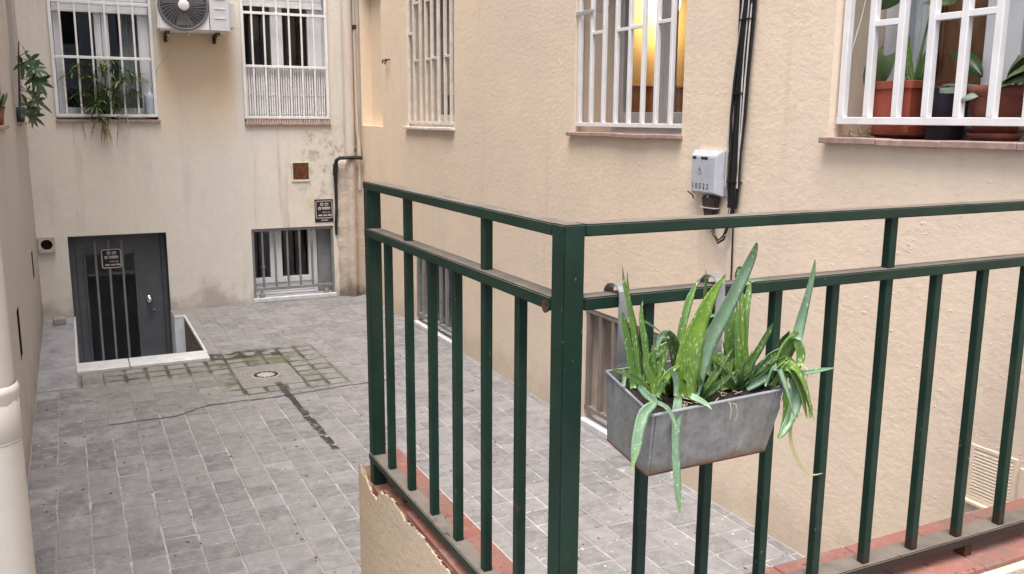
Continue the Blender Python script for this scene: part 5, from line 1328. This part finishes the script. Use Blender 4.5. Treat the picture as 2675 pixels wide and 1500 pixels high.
# young offsets and stray leaves crowding the soil between the big rosettes
ro = random.Random(44)
for (cx_, cy_, k_, lab) in ((1.150,1.545,'g','short dark aloe offset behind the left rosette'), (1.305,1.515,'d','tiny dark aloe offset at the front rim beside the pale roots'),
    (1.195,1.500,'g','stubby aloe offset between the left rosette and the broad aloe'), (1.262,1.560,'d','dark aloe offset behind the large pale leaf'), (1.350,1.530,'y','yellow-green aloe offset at the right of the upright rosette')):
    t = thing('aloe_plant', (cx_, cy_, 1.40), lab, 'aloe', 'aloes in the metal planter')
    for q in range(9):
        a = 2*math.pi*q/9+ro.uniform(-.3,.3); l = ro.uniform(.055,.115); up_ = ro.uniform(.6,1.0)
        p0 = Vector((cx_, cy_, 1.402)); p1 = p0+Vector((math.cos(a)*l*.35, math.sin(a)*l*.30, l*.45*up_)); p2 = p0+Vector((math.cos(a)*l*.85, math.sin(a)*l*.6, l*up_))
        if p2.y > 1.625: p2.y = 1.62
        m_ = MB(); al = []; leaf_mesh(m_, al, [p0, p1, p2], [.018,.017,.001], (ro.uniform(-.4,.4), -1, .3), n=8, fold=.22, thick=.12)
        leaf_obj('leaf', m_, al, LEAF[ro.choice([k_, k_, 'g'])], t)

# ---- grassy plant behind the first grille of the end wall
gp = thing('umbrella_sedge', (.36, YB+.02, 1.97), 'grassy plant with arching dark leaves bursting through the white grille', 'plant'); rg = random.Random(17)
m_ = MB(); al = []; md = MB(); ald = []
tops = [(.10,2.40),(.17,2.47),(.25,2.36),(.30,2.30),(.36,2.43),(.42,2.52),(.47,2.44),(.53,2.33),(.60,2.41),(.66,2.36),(.22,2.22),(.40,2.24),(.55,2.18),(.33,2.14),(.15,2.20),(.64,2.22),(.47,2.12),(.28,2.08)]
for (x, z) in tops:
    y = YB+rg.uniform(-.09,.05); bx_ = .30+(x-.36)*.45
    gpb = (bx_, YB+.03, 2.0)
    n_ = rg.randint(24, 30)
    for k in range(n_):
        a = 2*math.pi*k/n_+rg.uniform(-.2,.2); l = rg.uniform(.09,.19); el_ = rg.uniform(-.15,.75)
        d = Vector((math.cos(a)*math.cos(el_), math.sin(a)*math.cos(el_)*.8, math.sin(el_)))
        p = Vector((x, y, z)); tip = p+d*l
        flat_leaf(m_, al, p, tip, rg.uniform(.012,.021), n=5, droop=rg.uniform(.2,.7))
for k in range(110):
    x = rg.gauss(.36,.12); p = Vector((x, YB+rg.uniform(-.02,.05), rg.uniform(2.0,2.06))); tip = p+Vector((rg.uniform(-.2,.2), rg.uniform(-.12,.06), rg.uniform(.12,.36)))
    flat_leaf(m_, al, p, tip, rg.uniform(.008,.014), n=5, droop=.15)
leaf_obj('foliage', m_, al, M['fern'], gp)
for k in range(34):
    p = Vector((rg.gauss(.34,.07), YB-.02, rg.uniform(1.97,2.02))); tip = p+Vector((rg.gauss(.0,.07), rg.uniform(-.12,-.03), rg.uniform(-.20,.02)))
    flat_leaf(md, ald, p, tip, rg.uniform(.009,.014), n=5, droop=rg.uniform(.2,.6))
leaf_obj('dry_foliage', md, ald, M['fern_dry'], gp)
st_ = MB()
for (x, z) in tops: st_.tube([(.30+(x-.36)*.45, YB+.03, 1.97), ((x+.33)/2, YB+.03, (z+2.0)/2), (x, YB+.01, z)], .0032, 5)
obj('stem', st_, M['stem'], gp)
pt_ = MB().lathe(.40, YB+.045, [(.0,1.972),(.045,1.972),(.058,2.07),(.060,2.085),(.054,2.085),(.0,2.075)], 18)
tag(obj('flower_pot', pt_, M['pot_dark'], origin=(.40, YB+.045, 1.97)), 'dark pot hidden in the grassy plant on the end wall sill', 'pot')

# ---- umbrella plant on the far side wall sill
um = thing('umbrella_plant', (-.33, 8.55, 1.94), 'dark glossy umbrella plant leaning out of the side wall window', 'plant'); ru = random.Random(23)
base = Vector((-.33, 8.5, 1.95))
def leafball(parent, c, d, nl, l, mat):
    m_ = MB(); al = []; c = Vector(c); d = Vector(d).normalized()
    s = d.cross(Vector((0,0,1))).normalized(); u = s.cross(d).normalized()
    for k in range(nl):
        a = 2*math.pi*k/nl+ru.uniform(-.15,.15); v_ = (s*math.cos(a)+u*math.sin(a))*.9+d*.45+Vector((0,0,-.25)); ll = l*ru.uniform(.75,1.15)
        flat_leaf(m_, al, c, c+v_.normalized()*ll, ll*.30, up=d, n=5, droop=.25, fold=.22)
    leaf_obj('leaf', m_, al, mat, parent)
spots = [(-.235,7.95,2.46),(-.20,7.85,2.40),(-.165,7.80,2.34),(-.225,7.9,2.30),(-.19,7.78,2.26),(-.155,7.75,2.24),(-.24,7.9,2.18),(-.205,7.8,2.15),(-.185,7.75,2.10),(-.255,8.0,2.08),(-.235,7.9,2.05),(-.225,7.85,1.99),(-.27,8.0,2.00),(-.26,8.0,2.38)]
for p in spots:
    leafball(um, p, (ru.uniform(.3,.9), ru.uniform(-.9,-.3), ru.uniform(-.1,.6)), ru.randint(5,7), ru.uniform(.08,.115), M['schef'])
sb = MB(); sb.tube([base, (-.31,8.4,2.2), (-.29,8.2,2.42), (-.27,8.0,2.55)], [.010,.009,.007,.004], 7)
for p in spots: sb.tube([(-.305, 8.35, min(2.45, p[2]+.05)), p], [.004,.0025], 5)
obj('stem', sb, M['bark'], um)
tag(obj('flower_pot', MB().lathe(-.36, 8.42, [(.0,1.941),(.065,1.941),(.08,2.06),(.075,2.06),(.0,2.05)], 18), M['pot_dark'], origin=(-.36, 8.42, 1.94)), 'dark pot of the umbrella plant on the side wall sill', 'pot')
sp_ = thing('sill_plant', (-.36, 6.2, 1.94), 'small bright green plant on the nearer side wall sill', 'plant'); m_ = MB(); al = []
for k in range(26):
    p = Vector((-.355+ru.uniform(-.02,.02), 6.2+ru.uniform(-.05,.05), 2.02)); q = p+Vector((ru.uniform(-.08,.055), ru.uniform(-.12,.12), ru.uniform(.0,.15)))
    flat_leaf(m_, al, p, q, .035, n=4, droop=.2)
leaf_obj('foliage', m_, al, M['ear'], sp_)
tag(obj('flower_pot', MB().lathe(-.375, 6.2, [(.0,1.939),(.045,1.939),(.06,2.03),(.054,2.03),(.0,2.02)], 16), M['pot_clay'], origin=(-.375, 6.2, 1.94)), 'small clay pot on the nearer side wall sill', 'pot')

# ---- pots on the sill of the near right window
ZS = RW3[2]+.022; XP = XR+.175
rp = thing('square_planter', (XP, 2.66, ZS), 'square red plastic planter on the sill behind the thick white grille', 'pot')
ya, yb = 2.575, 2.775; xa, xb = XP-.095, XP+.095
q = MB(); zt = 2.155; zb_ = ZS+.022; i_ = .008
q.quad((xa+i_,ya+i_,zb_),(xb-i_,ya+i_,zb_),(xb,ya,zt),(xa,ya,zt)); q.quad((xa+i_,yb-i_,zb_),(xb-i_,yb-i_,zb_),(xb,yb,zt),(xa,yb,zt))
q.quad((xa+i_,ya+i_,zb_),(xa+i_,yb-i_,zb_),(xa,yb,zt),(xa,ya,zt)); q.quad((xb-i_,ya+i_,zb_),(xb-i_,yb-i_,zb_),(xb,yb,zt),(xb,ya,zt)); q.quad((xa+i_,ya+i_,zb_),(xb-i_,ya+i_,zb_),(xb-i_,yb-i_,zb_),(xa+i_,yb-i_,zb_))
obj('tub', q, M['pot_red'], rp)
q = MB(); q.box(xa-.006,xa+.004,ya-.006,yb+.006,zt-.030,zt+.002); q.box(xb-.004,xb+.006,ya-.006,yb+.006,zt-.030,zt+.002); q.box(xa+.004,xb-.004,ya-.006,ya+.004,zt-.030,zt+.0015); q.box(xa+.004,xb-.004,yb-.004,yb+.006,zt-.030,zt+.0015)
obj('rim', q, M['pot_red'], rp, bevel=.002)
obj('soil', MB().box(xa+.006,xb-.006,ya+.006,yb-.006,zt-.03,zt-.012), M['soil'], rp)
sc_ = MB().lathe(XP, 2.675, [(.0,ZS+.001),(.110,ZS+.001),(.150,ZS+.020),(.156,ZS+.021),(.150,ZS+.017),(.110,ZS+.008),(.0,ZS+.008)], 32)
so2 = obj('saucer', sc_, M['pot_clay'], origin=(XP, 2.675, ZS)); so2.scale = (.86, 1, 1); tag(so2, 'wide reddish saucer under the square red planter', 'saucer')
dk = MB().lathe(XP-.01, 2.475, [(.0,ZS+.001),(.068,ZS+.001),(.083,2.115),(.087,2.118),(.087,2.130),(.080,2.130),(.0,2.115)], 24)
tag(obj('flower_pot', dk, M['pot_dark'], origin=(XP-.01, 2.475, ZS)), 'dark purple round pot between the red planter and the clay pot', 'pot')
ck = thing('clay_pot', (XP, 2.265, ZS), 'flaring clay pot with grey-green leaves on the near right sill', 'pot')
obj('body', MB().lathe(XP, 2.265, [(.0,ZS+.012),(.070,ZS+.012),(.096,2.085),(.0965,2.09),(.112,2.095),(.116,2.128),(.108,2.128),(.100,2.10),(.0,2.10)], 28), M['pot_clay'], ck)
obj('soil', MB().lathe(XP, 2.265, [(.0,2.112),(.106,2.110)], 20), M['soil'], ck)
tag(obj('saucer', MB().lathe(XP, 2.265, [(.0,ZS+.001),(.080,ZS+.001),(.098,ZS+.028),(.092,ZS+.028),(.076,ZS+.010),(.0,ZS+.010)], 26), M['pot_clay'], origin=(XP, 2.265, ZS)), 'small brown saucer under the flaring clay pot', 'saucer')
# elephant-ear plant in the red planter
ee = thing('elephant_ear_plant', (XP, 2.65, 2.14), 'elephant ear plant with long stalks rising from the square red planter', 'plant')
def heart_leaf(parent, c, axis, nrm, l, w_, mat, curl=.12):
    m_ = MB(); al = []; c = Vector(c); a = Vector(axis).normalized(); n_ = Vector(nrm); n_ = (n_-a*n_.dot(a)).normalized(); s = a.cross(n_).normalized(); N = 12
    rows = []
    for i in range(N+1):
        u = i/N; hw = w_*.5*(math.sin(math.pi*min(1, .16+u*.84))**.8 if u < 1 else 0)
        row = []
        for j in range(-4, 5):
            v_ = j/4; back = -.22*l*abs(v_)**1.5*max(0, 1-u*2.2)
            row.append(c+a*(l*u+back)+s*hw*v_+n_*(-curl*w_*v_*v_-.10*l*u*u+.012*w_*math.cos(j*math.pi)))
        rows.append(row)
    b0 = len(m_.v)
    for i, row in enumerate(rows):
        for p in row: m_.v.append(tuple(p)); al.append(i/N*.8)
    for i in range(N):
        for j in range(8): m_.f.append((b0+i*9+j, b0+i*9+j+1, b0+(i+1)*9+j+1, b0+(i+1)*9+j)); m_.sm.append(True)
    leaf_obj('leaf', m_, al, mat, parent)
def stalk(parent, pts, r, mat='stem'): obj('stalk', MB().tube(pts, r, 8), M[mat], parent)
PB = (XP, 2.645, 2.14)
heart_leaf(ee, (XP-.05, 2.765, 2.262), (-.15,.45,-.9), (-1,-.35,.1), .165, .115, M['ear'])
heart_leaf(ee, (XP-.0, 2.585, 2.475), (-.35,-.75,-.12), (-.2,0,1), .13, .11, M['ear'])
heart_leaf(ee, (XP-.0, 2.72, 2.56), (-.3,.6,-.45), (-.7,-.2,.6), .16, .14, M['schef'])
heart_leaf(ee, (XP+.06, 2.50, 2.27), (-.2,-.75,-.5), (-.6,0,.7), .17, .07, M['schef'])
stalk(ee, [PB, (XP, 2.62, 2.30), (XP, 2.585, 2.475)], [.009,.005,.0035], 'stem')
stalk(ee, [PB, (XP-.01, 2.70, 2.30), (XP, 2.72, 2.52)], [.007,.0045,.003], 'stem')
stalk(ee, [PB, (XP-.02, 2.73, 2.24), (XP-.05, 2.765, 2.265)], [.005,.0035,.0025], 'stem')
m_ = MB(); al = []
leaf_mesh(m_, al, [(XP, 2.645, 2.13), (XP-.01, 2.665, 2.20), (XP-.01, 2.680, 2.34)], [.030,.034,.002], (-1,-.4,.2), fold=.2); leaf_obj('sheath', m_, al, LEAF['y'], ee)
m_ = MB(); al = []
leaf_mesh(m_, al, [(XP, 2.635, 2.13), (XP-.01, 2.605, 2.22), (XP, 2.545, 2.375)], [.032,.030,.002], (-1,-.4,.2), fold=.2); leaf_obj('sheath', m_, al, LEAF['g'], ee)
m_ = MB(); al = []
leaf_mesh(m_, al, [(XP, 2.625, 2.13), (XP-.01, 2.59, 2.18), (XP, 2.56, 2.225)], [.026,.028,.002], (-1,-.4,.2), fold=.2); leaf_obj('sheath', m_, al, LEAF['g'], ee)
# limp grey leaves in the clay pot and the dark pot
gl_ = thing('pot_plant', (XP, 2.265, 2.11), 'limp grey-green leafy plant spilling over the flaring clay pot', 'plant')
for (c, a, l, w_, m2) in (((XP-.05,2.24,2.135),(-.3,-.9,.25),.15,.085,'ear'),((XP-.06,2.31,2.125),(-.4,.8,.05),.13,.07,'ear_grey'),((XP-.07,2.28,2.12),(-.9,.3,-.35),.09,.06,'ear_grey'),((XP-.04,2.20,2.15),(-.5,-.7,.4),.13,.09,'ear'),((XP,2.33,2.13),(-.2,.9,.15),.16,.05,'ear_grey'),((XP-.02,2.22,2.15),(-.2,-.3,.6),.10,.08,'ear')):
    heart_leaf(gl_, c, a, (-.3,0,1), l, w_, M[m2], .25)
dl = thing('pot_plant', (XP, 2.475, 2.12), 'withered greyish plant in the dark purple pot', 'plant')
for k in range(7):
    a = ru.uniform(0, 6.28); heart_leaf(dl, (XP-.02, 2.475, 2.125), (math.cos(a), math.sin(a), .2), (0,0,1), .10, .035, M['ear_grey'], .2)
# cable hanging inside the reveal and a handful of twigs
wc = thing('hanging_cable', (XR+.1, 2.86, 2.1), 'thin pale cable with black plug hanging in the plant window reveal', 'cable')
obj('cable', MB().tube([(XR+.10, 2.83, 2.62), (XR+.08, 2.855, 2.42), (XR+.06, 2.885, 2.26), (XR+.055, 2.897, 2.20)], .0042, 6), M['pipe_white'], wc)
obj('plug', MB().tube([(XR+.055, 2.897, 2.205), (XR+.050, 2.905, 2.14)], [.010,.007], 8), M['black'], wc)
tw = MB(); rt2 = random.Random(5)
for k in range(16):
    p = Vector((XR+rt2.uniform(.06,.20), rt2.uniform(2.78,2.90), ZS+.006)); d = Vector((rt2.uniform(-.05,.05), rt2.uniform(-.06,.06), rt2.uniform(0,.06))); tw.tube([p, p+d*.6, p+d], .0024, 5)
tag(obj('dry_twigs', tw, M['root'], origin=(XR+.1, 2.84, ZS)), 'handful of dry pale twigs on the sill beside the red planter', 'twigs')
